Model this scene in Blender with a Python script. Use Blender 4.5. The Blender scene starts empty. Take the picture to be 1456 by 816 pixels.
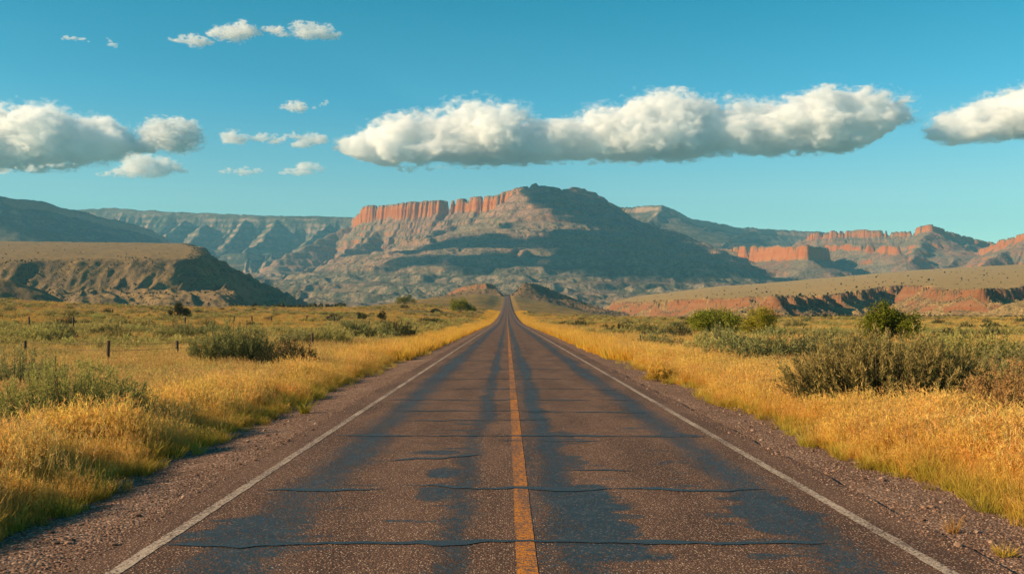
import bpy, math, random
import numpy as np
from math import radians, sin, cos, pi

# ------------------------------------------------------------------ camera, sky, sun, exposure
S = bpy.context.scene
col = S.collection
EYE, FOC, VX, VY = 2.085, 1415.6, 721.0, 450.0      # eye height, focal length and vanishing point of the road

cam = bpy.data.cameras.new('camera')
cam_o = bpy.data.objects.new('camera', cam); col.objects.link(cam_o)
cam_o.location = (0, 0, EYE); cam_o.rotation_euler = (pi / 2, 0, 0)
cam.lens = 35; cam.sensor_width = 36
cam.shift_x = (728 - VX) / 1456; cam.shift_y = (VY - 408) / 1456
cam.clip_start = 0.1; cam.clip_end = 60000
S.camera = cam_o

SUN_DIR = np.array([-0.955, -0.295, 0.0]); SUN_DIR /= np.linalg.norm(SUN_DIR)
SUN_EL = radians(23)
w = bpy.data.worlds.new('World'); S.world = w; w.use_nodes = True
nt = w.node_tree; nt.nodes.clear()
out = nt.nodes.new('ShaderNodeOutputWorld'); bg = nt.nodes.new('ShaderNodeBackground')
sky = nt.nodes.new('ShaderNodeTexSky'); sky.sky_type = 'NISHITA'; sky.sun_disc = False
sky.sun_elevation = SUN_EL; sky.sun_rotation = math.atan2(SUN_DIR[0], SUN_DIR[1])
sky.air_density = 1.0; sky.dust_density = 0.6; sky.ozone_density = 1.0; sky.altitude = 1500
tint = nt.nodes.new('ShaderNodeMix'); tint.data_type = 'RGBA'; tint.blend_type = 'MULTIPLY'
tint.inputs[0].default_value = 1.0
wtc = nt.nodes.new('ShaderNodeTexCoord'); wsx = nt.nodes.new('ShaderNodeSeparateXYZ'); wr = nt.nodes.new('ShaderNodeValToRGB')
nt.links.new(wtc.outputs['Generated'], wsx.inputs[0]); nt.links.new(wsx.outputs[2], wr.inputs[0])
we = wr.color_ramp.elements
while len(we) < 5: we.new(.5)
for e, (p_, c_) in zip(we, ((0.0, (.80, 1.12, .84)), (.12, (.72, 1.10, .92)), (.21, (.25, 1.04, 1.06)), (.30, (.03, .90, .93)), (1.0, (.09, .80, .95)))): e.position = p_; e.color = (*c_, 1)
nt.links.new(wr.outputs[0], tint.inputs[7])
nt.links.new(sky.outputs[0], tint.inputs[6]); nt.links.new(tint.outputs[2], bg.inputs[0])
bg.inputs[1].default_value = 0.072
nt.links.new(bg.outputs[0], out.inputs[0])

sun = bpy.data.lights.new('sun', 'SUN'); sun.energy = 5.0; sun.angle = radians(0.5); sun.color = (1.0, 0.73, 0.44)
sun_o = bpy.data.objects.new('sun', sun); col.objects.link(sun_o)
from mathutils import Vector
sd = Vector((SUN_DIR[0] * cos(SUN_EL), SUN_DIR[1] * cos(SUN_EL), sin(SUN_EL)))
sun_o.rotation_euler = sd.to_track_quat('Z', 'Y').to_euler()

S.view_settings.view_transform = 'Standard'; S.view_settings.look = 'None'
S.view_settings.exposure = 0.88; S.view_settings.gamma = 1.0
S.render.engine = 'CYCLES'
cy = S.cycles
cy.max_bounces = 24; cy.diffuse_bounces = 3; cy.glossy_bounces = 2; cy.transmission_bounces = 3
cy.transparent_max_bounces = 12; cy.volume_bounces = 22
cy.use_denoising = True
try:
    cy.denoiser = 'OPENIMAGEDENOISE'
except Exception:
    pass

# ------------------------------------------------------------------ numpy noise
def _h(ix, iy, iz, seed):
    n = (ix.astype(np.int64) * 374761393 + iy.astype(np.int64) * 668265263 + iz * 2147483647 + seed * 144269504) & 0x7fffffff
    n = ((n ^ (n >> 13)) * 1274126177) & 0x7fffffff
    n = ((n ^ (n >> 16)) * 1911520717) & 0x7fffffff
    return n ^ (n >> 15)
def noise2(x, y, seed=0):
    x = np.asarray(x, float); y = np.asarray(y, float)
    ix = np.floor(x); iy = np.floor(y); fx = x - ix; fy = y - iy
    u = fx * fx * fx * (fx * (fx * 6 - 15) + 10); v = fy * fy * fy * (fy * (fy * 6 - 15) + 10)
    def g(a, b):
        th = _h(ix + a, iy + b, 0, seed) * (2 * pi / 0x7fffffff)
        return np.cos(th) * (fx - a) + np.sin(th) * (fy - b)
    p = g(0, 0) * (1 - u) + g(1, 0) * u; q = g(0, 1) * (1 - u) + g(1, 1) * u
    return (p * (1 - v) + q * v) * 1.5
def fbm(x, y, oct=4, seed=0, lac=2.03, gain=0.5):
    r = 0; a = 1; t = 0
    for k in range(oct):
        r = r + a * noise2(x, y, seed + k * 17); t += a; a *= gain; x = x * lac + 3.7; y = y * lac + 1.3
    return r / t
def ridged(x, y, oct=4, seed=0, gain=0.5):
    r = 0; a = 1; t = 0
    for k in range(oct):
        r = r + a * (1 - np.abs(noise2(x, y, seed + k * 31)) * 1.6); t += a; a *= gain; x = x * 2.07 + 5.1; y = y * 2.07 + 2.7
    return r / t
def noise3(p, seed=0):
    i = np.floor(p); f = p - i; u = f * f * f * (f * (f * 6 - 15) + 10)
    def g(a, b, c):
        hh = _h(i[:, 0] + a, i[:, 1] + b, i[:, 2].astype(np.int64) + c, seed)
        th = (hh & 1023) * (2 * pi / 1024); z = ((hh >> 10) & 1023) / 511.5 - 1; r = np.sqrt(np.maximum(0, 1 - z * z))
        return r * np.cos(th) * (f[:, 0] - a) + r * np.sin(th) * (f[:, 1] - b) + z * (f[:, 2] - c)
    def lx(b, c): return g(0, b, c) * (1 - u[:, 0]) + g(1, b, c) * u[:, 0]
    def ly(c): return lx(0, c) * (1 - u[:, 1]) + lx(1, c) * u[:, 1]
    return (ly(0) * (1 - u[:, 2]) + ly(1) * u[:, 2]) * 1.5
def sstep(a, b, x):
    t = np.clip((x - a) / (b - a), 0, 1); return t * t * (3 - 2 * t)

def P(px, py, Y):
    return ((px - VX) / FOC * Y, Y, EYE + (VY - py) / FOC * Y)

# ------------------------------------------------------------------ mesh helpers
def mesh_np(name, v, faces, mat=None, smooth=False, attrs=None):
    """faces: (n,3) or (n,4) array"""
    me = bpy.data.meshes.new(name)
    v = np.asarray(v, np.float32); f = np.asarray(faces, np.int32); k = f.shape[1]
    me.vertices.add(len(v)); me.vertices.foreach_set('co', v.ravel())
    me.loops.add(f.size); me.loops.foreach_set('vertex_index', f.ravel())
    me.polygons.add(len(f)); me.polygons.foreach_set('loop_start', np.arange(0, f.size, k, dtype=np.int32))
    me.update(calc_edges=True); me.validate()
    if smooth: me.polygons.foreach_set('use_smooth', np.ones(len(me.polygons), bool))
    for an, av in (attrs or {}).items():
        a = me.attributes.new(an, 'FLOAT', 'POINT'); a.data.foreach_set('value', np.asarray(av, np.float32).ravel())
    if mat: me.materials.append(mat)
    return me
def obj(name, me, parent=None, loc=(0, 0, 0), link=True):
    o = bpy.data.objects.new(name, me)
    if link: col.objects.link(o)
    if parent is not None: o.parent = parent
    o.location = loc
    return o
def tag(o, label=None, cat=None, group=None, kind=None):
    if label: o['label'] = label
    if cat: o['category'] = cat
    if group: o['group'] = group
    if kind: o['kind'] = kind
    return o
def empty(name, loc=(0, 0, 0), rz=0):
    o = bpy.data.objects.new(name, None); col.objects.link(o); o.location = loc; o.rotation_euler = (0, 0, rz)
    o.empty_display_size = 0.2
    return o
def grid_faces(nr, nc):
    i = np.arange(nr * nc).reshape(nr, nc)
    return np.stack([i[:-1, :-1], i[:-1, 1:], i[1:, 1:], i[1:, :-1]], -1).reshape(-1, 4)
def heightfield(name, X, Y, Z, mat, attrs=None):
    v = np.stack([X, Y, Z], -1).reshape(-1, 3)
    me = mesh_np(name, v, grid_faces(*X.shape), mat, True, attrs)
    return obj(name, me)
class MB:
    """collects tubes and boxes into one mesh"""
    def __init__(s): s.v = []; s.f = []; s.n = 0
    def tube(s, pts, rad, seg=6):
        pts = np.asarray(pts, float); rad = np.broadcast_to(rad, len(pts)); rings = []
        for i, p in enumerate(pts):
            d = pts[min(i + 1, len(pts) - 1)] - pts[max(i - 1, 0)]; d = d / (np.linalg.norm(d) + 1e-9)
            a = np.cross(d, (0, 0, 1) if abs(d[2]) < .9 else (1, 0, 0)); a /= np.linalg.norm(a); b = np.cross(d, a)
            th = np.arange(seg) * 2 * pi / seg
            rings.append(p + rad[i] * (np.cos(th)[:, None] * a + np.sin(th)[:, None] * b))
        base = s.n; s.v.append(np.concatenate(rings)); s.n += seg * len(pts)
        for i in range(len(pts) - 1):
            for k in range(seg):
                a = base + i * seg + k; b = base + i * seg + (k + 1) % seg
                s.f.append((a, b, b + seg, a + seg))
        # caps
        for ring, flip in ((0, True), (len(pts) - 1, False)):
            c = s.n; s.v.append(pts[ring][None]); s.n += 1
            for k in range(seg):
                a = base + ring * seg + k; b = base + ring * seg + (k + 1) % seg
                s.f.append((b, a, c, c) if flip else (a, b, c, c))
    def mesh(s, name, mat, smooth=True):
        me = bpy.data.meshes.new(name)
        v = np.concatenate(s.v)
        fs = [tuple(dict.fromkeys(f)) for f in s.f]
        me.from_pydata(v.tolist(), [], fs); me.update()
        if smooth: me.polygons.foreach_set('use_smooth', np.ones(len(me.polygons), bool))
        me.materials.append(mat); return me

# ------------------------------------------------------------------ node helpers
class NT:
    def __init__(s, name):
        s.m = bpy.data.materials.new(name); s.m.use_nodes = True; s.t = s.m.node_tree; s.t.nodes.clear()
        s.out = s.t.nodes.new('ShaderNodeOutputMaterial')
    def n(s, t, **kw):
        nd = s.t.nodes.new('ShaderNode' + t)
        for k, v in kw.items(): setattr(nd, k, v)
        return nd
    def l(s, a, b): s.t.links.new(a, b)
    def put(s, sock, v):
        if isinstance(v, bpy.types.NodeSocket): s.l(v, sock)
        elif isinstance(v, (tuple, list)) and len(v) == 3 and sock.type == 'RGBA': sock.default_value = (*v, 1)
        else: sock.default_value = v
    def math(s, op, a, b=0.0, c=None, clamp=False):
        nd = s.n('Math', operation=op, use_clamp=clamp); s.put(nd.inputs[0], a); s.put(nd.inputs[1], b)
        if c is not None: s.put(nd.inputs[2], c)
        return nd.outputs[0]
    def mix(s, f, a, b, blend='MIX'):
        nd = s.n('Mix', data_type='RGBA', blend_type=blend); s.put(nd.inputs[0], f); s.put(nd.inputs[6], a); s.put(nd.inputs[7], b)
        return nd.outputs[2]
    def ss(s, v, a, b, lo=0.0, hi=1.0):
        nd = s.n('MapRange', interpolation_type='SMOOTHSTEP'); s.put(nd.inputs[0], v)
        nd.inputs[1].default_value = a; nd.inputs[2].default_value = b; nd.inputs[3].default_value = lo; nd.inputs[4].default_value = hi
        return nd.outputs[0]
    def pos(s): return s.n('NewGeometry').outputs['Position']
    def scale(s, v, sc):
        nd = s.n('VectorMath', operation='MULTIPLY'); s.put(nd.inputs[0], v); nd.inputs[1].default_value = sc; return nd.outputs[0]
    def noise(s, v, sc, det=4, rough=0.55, dist=0.0):
        nd = s.n('TexNoise'); s.l(v, nd.inputs['Vector']); nd.inputs['Scale'].default_value = sc
        nd.inputs['Detail'].default_value = det; nd.inputs['Roughness'].default_value = rough; nd.inputs['Distortion'].default_value = dist
        return nd.outputs[0]
    def voro(s, v, sc, feature='F1'):
        nd = s.n('TexVoronoi', feature=feature); s.l(v, nd.inputs['Vector']); nd.inputs['Scale'].default_value = sc; return nd
    def ramp(s, f, stops):
        nd = s.n('ValToRGB'); e = nd.color_ramp.elements
        while len(e) < len(stops): e.new(0.5)
        for i, (p, c) in enumerate(stops): e[i].position = p; e[i].color = (*c, 1)
        s.put(nd.inputs[0], f); return nd.outputs[0]
    def attr(s, name, t='GEOMETRY'):
        nd = s.n('Attribute', attribute_type=t, attribute_name=name); return nd.outputs['Fac']
    def bsdf(s, color, rough=0.9, spec=0.15, normal=None):
        b = s.n('BsdfPrincipled'); s.put(b.inputs['Base Color'], color); s.put(b.inputs['Roughness'], rough)
        s.put(b.inputs['Specular IOR Level'], spec)
        if normal is not None: s.l(normal, b.inputs['Normal'])
        return b.outputs[0]
    def bump(s, h, strength=0.5, dist=0.02):
        b = s.n('Bump'); b.inputs['Strength'].default_value = strength; b.inputs['Distance'].default_value = dist; s.l(h, b.inputs['Height'])
        return b.outputs[0]
    def done(s, sh, disp=None):
        s.l(sh, s.out.inputs['Surface']); return s.m

RX = 0.21       # x of the road's centre
# ------------------------------------------------------------------ road profile and ground height
_yy = np.arange(0, 2600, 5.0)
_zr = np.interp(_yy, [0, 310, 480, 800, 1200, 1600, 2000, 2250, 2400, 2600], [0, 0, 1.9, 7.7, 19, 31.5, 44.5, 53, 54, 46])
_k = np.hanning(41); _k /= _k.sum()
_zs = np.convolve(np.pad(_zr, 20, mode='edge'), _k, 'valid')
_zs[:40] = 0
def zroad(y): return np.interp(y, _yy, _zs)

_cols = np.array([-500, 0, 300, 480, 600, 680, 731, 780, 850, 900, 1100, 1456, 2000.])
_tab = {
 60:  [499.2] * 13,
 150: [461, 463, 467, 468.5, 469, 469.7, 469.7, 469.7, 469.7, 469.7, 469.7, 469.5, 469],
 300: [440, 443, 449, 451, 455, 458.5, 459.8, 459.8, 459.5, 459.5, 459, 458, 457],
 480: [421, 425, 440, 438, 440, 446, 450, 451, 453, 454, 453.5, 453, 452],
 800: [440, 441, 446, 441, 431, 436, 440, 443, 449, 451.5, 451.5, 451.5, 451],
 1200: [448, 447, 447, 441, 427, 424, 430, 434, 447, 450.5, 450.5, 450.5, 450],
 1600: [450, 449, 448, 443, 426, 418, 424, 431, 448, 451, 451, 451, 451],
 2200: [450, 449, 448, 445, 434, 419, 416, 428, 448, 450, 450, 450, 450],
 3000: [451] * 13, 5000: [450.3] * 13, 14000: [450.15] * 13}
_rows = np.array([0, 30] + list(_tab)); _T = np.zeros((len(_rows), 13))
for i, Yv in enumerate(_tab): _T[i + 2] = EYE + (VY - np.array(_tab[Yv])) / FOC * Yv
_T[2] = 0
def gz(x, y):
    x = np.asarray(x, float); y = np.asarray(y, float)
    yc = np.clip(y, 0.01, 13999); px = np.clip(VX + FOC * x / np.maximum(yc, 6), -499, 1999)
    r = np.clip(np.searchsorted(_rows, yc, 'right') - 1, 0, len(_rows) - 2); fr = (yc - _rows[r]) / (_rows[r + 1] - _rows[r])
    fr = fr * 0.5 + 0.5 * fr * fr * (3 - 2 * fr)
    c = np.clip(np.searchsorted(_cols, px, 'right') - 1, 0, 11); fc = (px - _cols[c]) / (_cols[c + 1] - _cols[c])
    z = (_T[r, c] * (1 - fc) + _T[r, c + 1] * fc) * (1 - fr) + (_T[r + 1, c] * (1 - fc) + _T[r + 1, c + 1] * fc) * fr
    a = np.abs(x - RX)
    und = 0.35 * fbm(x * 0.045, y * 0.045, 3, 5) + 0.14 * fbm(x * 0.3, y * 0.3, 3, 9) - 0.10
    und = und + np.clip(y - 120, 0, 400) / 400 * 2.2 * fbm(x * 0.012, y * 0.02, 4, 77)
    z = z + und * sstep(5.0, 9.0, a)
    wr = sstep(5.0, 11 + 0.012 * yc, a)
    zr = zroad(y) - 0.05 - 0.0004 * np.clip(y, 0, 2500) * (a < 8) - 0.06 * sstep(4.2, 5.4, a)
    return zr * (1 - wr) + z * wr

def hit(px, py, f=gz, y0=5, y1=2600):
    """where the sight line through a photo pixel first meets the surface f"""
    y = np.exp(np.linspace(math.log(y0), math.log(y1), 6000))
    x = (px - VX) / FOC * y; z = EYE + (VY - py) / FOC * y
    d = z - f(x, y); k = np.argmax(d <= 0)
    if d[k] > 0: k = np.argmin(d)
    return float(x[k]), float(y[k]), float(f(x[k:k + 1], y[k:k + 1])[0])

# ------------------------------------------------------------------ materials: ground, road
def mat_ground():
    t = NT('ground'); p = t.pos()
    sx = t.n('SeparateXYZ'); t.l(p, sx.inputs[0]); X, Y = sx.outputs[0], sx.outputs[1]
    a = t.math('ABSOLUTE', t.math('SUBTRACT', X, RX))
    edge = t.math('ADD', a, t.math('MULTIPLY', t.math('SUBTRACT', t.noise(p, 0.9, 4), 0.5), 1.6))
    grav = t.ss(edge, 5.15, 5.7, 1.0, 0.0)
    v = t.voro(p, 34.0); v2 = t.voro(p, 75.0)
    gcol = t.mix(t.ss(t.noise(p, 0.6, 4), .4, .65), (0.185, 0.105, 0.068), (0.27, 0.165, 0.112))
    sp = t.n('SeparateColor'); t.l(v.outputs['Color'], sp.inputs[0])
    gcol = t.mix(t.math('MULTIPLY', sp.outputs[0], 0.75), gcol, (0.085, 0.048, 0.032))
    gcol = t.mix(t.ss(sp.outputs[1], .80, .93), gcol, (0.42, 0.28, 0.20))
    hgt = t.math('ADD', t.math('SUBTRACT', 1.0, v.outputs['Distance']), t.math('MULTIPLY', t.noise(p, 9, 4), 1.2))
    # meadow floor: straw, olive and bare soil
    big = t.noise(t.scale(p, (0.035, 0.03, 0.03)), 1.0, 5, 0.6); mid = t.noise(p, 0.16, 5, 0.65); fine = t.noise(p, 2.4, 5, 0.7)
    mc = t.mix(t.ss(mid, .36, .62), (0.17, 0.105, 0.030), (0.31, 0.18, 0.044))
    mc = t.mix(t.ss(big, .44, .60, 0, .8), mc, (0.115, 0.095, 0.036))
    mc = t.mix(t.ss(fine, .56, .72, 0, .65), mc, (0.07, 0.055, 0.024))
    strip = t.math('MULTIPLY', t.ss(edge, 5.3, 5.9), t.ss(edge, 9.5, 13.0, 1.0, 0.0))
    mc = t.mix(t.math('MULTIPLY', strip, .8), mc, (0.30, 0.165, 0.038))
    far = t.ss(Y, 2300, 3000)
    mc = t.mix(far, mc, (0.10, 0.095, 0.055))
    # reddish rocky ground round the far knoll
    colr = t.mix(grav, mc, gcol)
    h = t.mix(grav, t.math('MULTIPLY', fine, 2.0), hgt)
    return t.done(t.bsdf(colr, 0.95, 0.1, t.bump(h, 0.9, 0.02)))
def mat_road():
    t = NT('chip_seal_asphalt'); p = t.pos()
    tar = t.attr('tar')
    v = t.voro(p, 50.0); sp = t.n('SeparateColor'); t.l(v.outputs['Color'], sp.inputs[0])
    v2 = t.voro(p, 52.0); sp2 = t.n('SeparateColor'); t.l(v2.outputs['Color'], sp2.inputs[0])
    n1 = t.noise(p, 3.0, 5, .7); n2 = t.noise(t.scale(p, (1.2, .25, 1)), 1.0, 4)
    cell = sp.outputs[0]; core = t.ss(v.outputs['Distance'], .22, .50, 1.0, 0.0)
    chip = t.ramp(sp.outputs[1], [(0, (0.20, 0.098, 0.058)), (.45, (0.40, 0.215, 0.125)), (.8, (0.54, 0.33, 0.21)), (1, (0.80, 0.60, 0.45))])
    matrix = t.mix(t.ss(n2, .35, .65), (0.068, 0.038, 0.026), (0.115, 0.064, 0.042))
    base = t.mix(t.math('MULTIPLY', core, t.ss(cell, .34, .60)), matrix, chip)
    th = t.math('ADD', tar, t.math('MULTIPLY', t.math('SUBTRACT', cell, .5), .75))
    th = t.math('ADD', th, t.math('MULTIPLY', t.math('SUBTRACT', n1, .5), 0.7))
    m = t.ss(th, .52, .74)
    tc = t.mix(t.ss(n1, .4, .7), (0.014, 0.019, 0.021), (0.027, 0.032, 0.034))
    tc = t.mix(t.ss(sp.outputs[1], .93, .97, 0, .6), tc, (0.20, 0.13, 0.10))
    c = t.mix(m, base, tc)
    rough = t.math('SUBTRACT', .92, t.math('MULTIPLY', m, .36))
    spec = t.math('ADD', .15, t.math('MULTIPLY', m, .3))
    hh = t.math('MULTIPLY', t.math('SUBTRACT', 1.0, v.outputs['Distance']), t.math('SUBTRACT', 1.0, t.math('MULTIPLY', m, .8)))
    return t.done(t.bsdf(c, rough, spec, t.bump(hh, .8, .008)))
def mat_paint(name, c, worn):
    t = NT(name); p = t.pos()
    v = t.voro(p, 62.0); sp = t.n('SeparateColor'); t.l(v.outputs['Color'], sp.inputs[0])
    n = t.noise(p, 30, 4, .75); n2 = t.noise(t.scale(p, (3, .5, 1)), 1.0, 4)
    k = t.math('ADD', t.math('MULTIPLY', n, .9), t.math('ADD', t.math('MULTIPLY', n2, .55), t.math('MULTIPLY', sp.outputs[0], .25)))
    f = t.ss(k, worn, worn + .22)
    cc = t.mix(t.math('MULTIPLY', sp.outputs[1], .35), c, tuple(x * .55 for x in c))
    a = t.bsdf(cc, .85, .15, t.bump(t.math('SUBTRACT', 1.0, v.outputs['Distance']), .6, .006))
    b = t.bsdf((0.10, 0.065, 0.052), .9, .15)
    mx = t.n('MixShader'); t.l(f, mx.inputs[0]); t.l(a, mx.inputs[1]); t.l(b, mx.inputs[2])
    return t.done(mx.outputs[0])
def mat_seal():
    t = NT('crack_sealant'); p = t.pos(); n = t.noise(p, 14, 4)
    return t.done(t.bsdf(t.mix(n, (0.016, 0.019, 0.021), (0.034, 0.038, 0.040)), .5, .4))

# ------------------------------------------------------------------ ground sheet
def build_ground():
    ys = np.concatenate([[-7, -3, 0, 2], np.exp(np.linspace(math.log(4), math.log(3200), 620)), np.linspace(3600, 12800, 24)])
    u = np.concatenate([np.linspace(-1.0, -.62, 40), np.linspace(-.61, .61, 560), np.linspace(.62, 1.0, 40)])
    Y = ys[:, None] + 0 * u; X = (ys[:, None] + 12) * u
    X = np.clip(X, -7400, 7400)
    o = heightfield('ground', X, Y, gz(X, Y), mat_ground()); tag(o, kind='structure')
build_ground()

# ------------------------------------------------------------------ road
LEFT_LINE, RIGHT_LINE, YEL = -3.196, 3.60, 0.165
def road_z(x, y): return zroad(y) + 0.012 - 0.010 * ((x - RX) / 3.5) ** 2
def build_road():
    ys = [-7.0]
    while ys[-1] < 2380: ys.append(ys[-1] + max(0.06, abs(ys[-1]) * 0.0055))
    ys = np.array(ys); xs = np.linspace(-3.72, 4.16, 150)
    X, Y = np.meshgrid(xs, ys)
    ed = 0.14 * fbm(Y * .35, X * 0 + 3, 4, 3)
    X2 = X.copy(); X2[:, 0] += ed[:, 0]; X2[:, -1] -= ed[:, 1]
    wob = 0.22 * fbm(X * .5, Y * .12, 4, 21) + 0.16 * fbm(X * 1.5, Y * .8, 3, 22)
    def band(c, hw, soft, amp):
        return amp * (1 - sstep(hw - soft, hw + soft, np.abs(X + wob - c)))
    tar = np.zeros_like(X)
    for c, hw, soft, amp in ((-2.32, .36, .42, .98), (-0.50, .18, .22, 1.0), (0.66, .22, .26, 1.05), (2.88, .32, .40, .96), (0.36, .13, .16, .60)):
        tar = np.maximum(tar, band(c, hw, soft, amp * (0.86 + .35 * fbm(Y * .16, X * 0 + c * 7, 3, 40))))
    near = [(0.98, 10.6, .42, 2.0, 1.0), (-0.80, 11.7, .28, .5, .85), (-0.80, 13.2, .28, .5, .85), (0.95, 8.9, .5, .7, .9), (0.9, 14.4, .35, .9, .7), (-2.5, 9.6, .6, .8, .9),
            (2.8, 10.6, .5, 1.6, .9), (-1.1, 15.2, .5, .25, .85), (1.0, 17.5, .3, .6, .7), (2.9, 17.4, .5, .3, .8)]
    for cx, cyy, sx_, sy_, amp in near:
        r = np.sqrt(((X - cx + wob * .8) / sx_) ** 2 + ((Y - cyy) / sy_) ** 2) + .75 * fbm(X * 1.7, Y * 3.0, 5, 60)
        tar = np.maximum(tar, amp * (1 - sstep(.65, 1.15, r)))
    # ragged bleeding streaks pulled sideways off the tracks
    st = fbm(X * .7, Y * 4.2, 4, 71)
    tar = np.maximum(tar, .8 * sstep(.18, .42, st) * (1 - sstep(.3, .8, np.minimum(np.abs(X - .9), np.abs(X + .9)))))
    tar = np.maximum(tar, .75 * sstep(.16, .40, st) * (1 - sstep(.3, .8, np.minimum(np.abs(X - 2.6), np.abs(X + 2.1)))))
    Z = road_z(X, Y)
    o = heightfield('road', X2, Y, Z, mat_road(), {'tar': tar}); tag(o, kind='structure')
    return o
road = build_road()
def ribbon(name, cx, ys, half, lift, mat, parent, wob=0.0, seed=0):
    cx = np.broadcast_to(cx, ys.shape)
    e1 = wob * fbm(ys * 2.2, ys * 0, 4, seed); e2 = wob * fbm(ys * 2.2, ys * 0 + 9, 4, seed + 3)
    xs = [cx - half + e1, cx - half * .33, cx + half * .33, cx + half + e2]
    X = np.stack(xs, 1); Y = np.repeat(ys[:, None], 4, 1)
    Z = road_z(X, Y) + lift + np.clip(Y, 0, 2400) * 2e-5
    me = mesh_np(name, np.stack([X, Y, Z], -1).reshape(-1, 3), grid_faces(len(ys), 4), mat, True)
    return obj(name, me, parent)
_ys = [-6.5]
while _ys[-1] < 2370: _ys.append(_ys[-1] + max(0.06, abs(_ys[-1]) * 0.0055))
_ys = np.array(_ys)
WHITE = mat_paint('worn_white_paint', (0.46, 0.36, 0.27), 0.74); YELLOW = mat_paint('worn_yellow_paint', (0.55, 0.19, 0.016), 0.72)
ribbon('edge_line', LEFT_LINE, _ys, .062, .004, WHITE, road, .02, 1)
ribbon('edge_line', RIGHT_LINE, _ys, .062, .004, WHITE, road, .02, 5)
ribbon('centre_line', YEL, _ys, .086, .004, YELLOW, road, .014, 8)
SEAL = mat_seal()
def seal(x0, x1, y0, half, amp, seed, tilt=0.0):
    xs = np.linspace(x0, x1, max(12, int((x1 - x0) / .05)))
    yc = y0 + tilt * (xs - x0) + amp * 1.5 * fbm(xs * .55, xs * 0 + seed, 4, seed) + amp * .5 * fbm(xs * 2.6, xs * 0 + seed, 3, seed + 40)
    hw = half * (0.62 + 2.2 * np.clip(fbm(xs * 1.1, xs * 0 + 4, 3, seed + 5) + .12, -.3, 1)); hw = hw * sstep(0, .35, xs - x0) * sstep(0, .35, x1 - xs) + .004
    Y = np.stack([yc - hw, yc, yc + hw], 1); X = np.repeat(xs[:, None], 3, 1)
    Z = road_z(X, Y) + .008
    return obj('crack_seal', mesh_np('crack_seal', np.stack([X, Y, Z], -1).reshape(-1, 3), grid_faces(len(xs), 3), SEAL, True), road)
seal(-3.15, 3.0, 9.12, .055, .22, 3); seal(-3.0, 3.35, 11.95, .06, .30, 4); seal(-1.75, -.35, 14.3, .06, .25, 5, .55)
seal(.75, 1.75, 13.4, .035, .1, 14); seal(-.2, 1.6, 16.6, .035, .15, 6); seal(-3.1, 3.5, 17.3, .055, .22, 7); seal(-2.9, .9, 19.9, .04, .3, 8); seal(.3, 3.3, 21.6, .07, .1, 9)
seal(-2.8, 1.2, 21.9, .05, .2, 16); seal(-3.1, 3.4, 24.8, .06, .3, 10); seal(-1.6, 3.3, 28.5, .07, .3, 11); seal(-3.1, 2.0, 33, .08, .3, 12); seal(-3.1, 3.5, 39, .09, .4, 13)
seal(-3, 3.4, 47, .1, .4, 17); seal(-3, 1.4, 56, .12, .4, 18); seal(-2, 3.4, 64, .13, .4, 19)

# ------------------------------------------------------------------ rock and hill materials
def mat_terrain(name, cliff, cliff2, talus, soil, scrub, sc=1.0, scrub_amt=.5, strata=0.022, cl0=.52, cl1=.72, low=None):
    t = NT(name); p = t.pos(); g = t.n('NewGeometry')
    sx = t.n('SeparateXYZ'); t.l(g.outputs['Normal'], sx.inputs[0]); nz = sx.outputs[2]
    n_big = t.noise(p, .0035 * sc, 5, .6); n_mid = t.noise(p, .02 * sc, 6, .68); n_f = t.noise(p, .09 * sc, 5, .7)
    warp = t.math('ADD', nz, t.math('MULTIPLY', t.math('SUBTRACT', n_mid, .5), .22))
    st = t.noise(t.scale(p, (.0012 * sc, .0012 * sc, strata * sc)), 1.0, 5, .7)
    vert = t.noise(t.scale(p, (.05 * sc, .05 * sc, .004 * sc)), 1.0, 4, .6)
    cc = t.mix(t.ss(st, .38, .62), cliff, cliff2)
    cc = t.mix(t.ss(vert, .50, .70, 0, .55), cc, tuple(x * .55 for x in cliff))
    tc = t.mix(t.ss(n_big, .42, .6), talus, soil)
    tc = t.mix(t.ss(st, .54, .64, 0, .45), tc, cliff2)
    tc = t.mix(t.ss(n_f, .47, .60, 0, scrub_amt), tc, scrub)
    tc = t.mix(t.ss(n_mid, .50, .62, 0, scrub_amt * .8), tc, scrub)
    so = t.mix(t.ss(n_mid, .48, .66, 0, scrub_amt * .5), soil, scrub)
    c = t.mix(t.ss(warp, cl0, cl1), cc, tc)
    c = t.mix(t.ss(warp, .90, .97), c, so)
    if low is not None:
        sp_ = t.n('SeparateXYZ'); t.l(p, sp_.inputs[0]); lz = t.math('ADD', sp_.outputs[2], t.math('MULTIPLY', n_big, 120.0))
        lc = t.mix(t.ss(n_mid, .40, .57, 0, .92), (0.25, 0.18, 0.11), scrub); lc = t.mix(t.ss(n_f, .48, .60, 0, .7), lc, scrub); lc = t.mix(t.ss(st, .5, .62, 0, .4), lc, (0.20, 0.105, 0.065))
        c = t.mix(t.ss(lz, low, low + 90, 1.0, 0.0), c, lc)
    h = t.math('ADD', t.math('MULTIPLY', n_f, 1.0), t.math('MULTIPLY', n_mid, 2.0))
    return t.done(t.bsdf(c, .95, .05, t.bump(h, .6, 9.0 / sc)))

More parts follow.
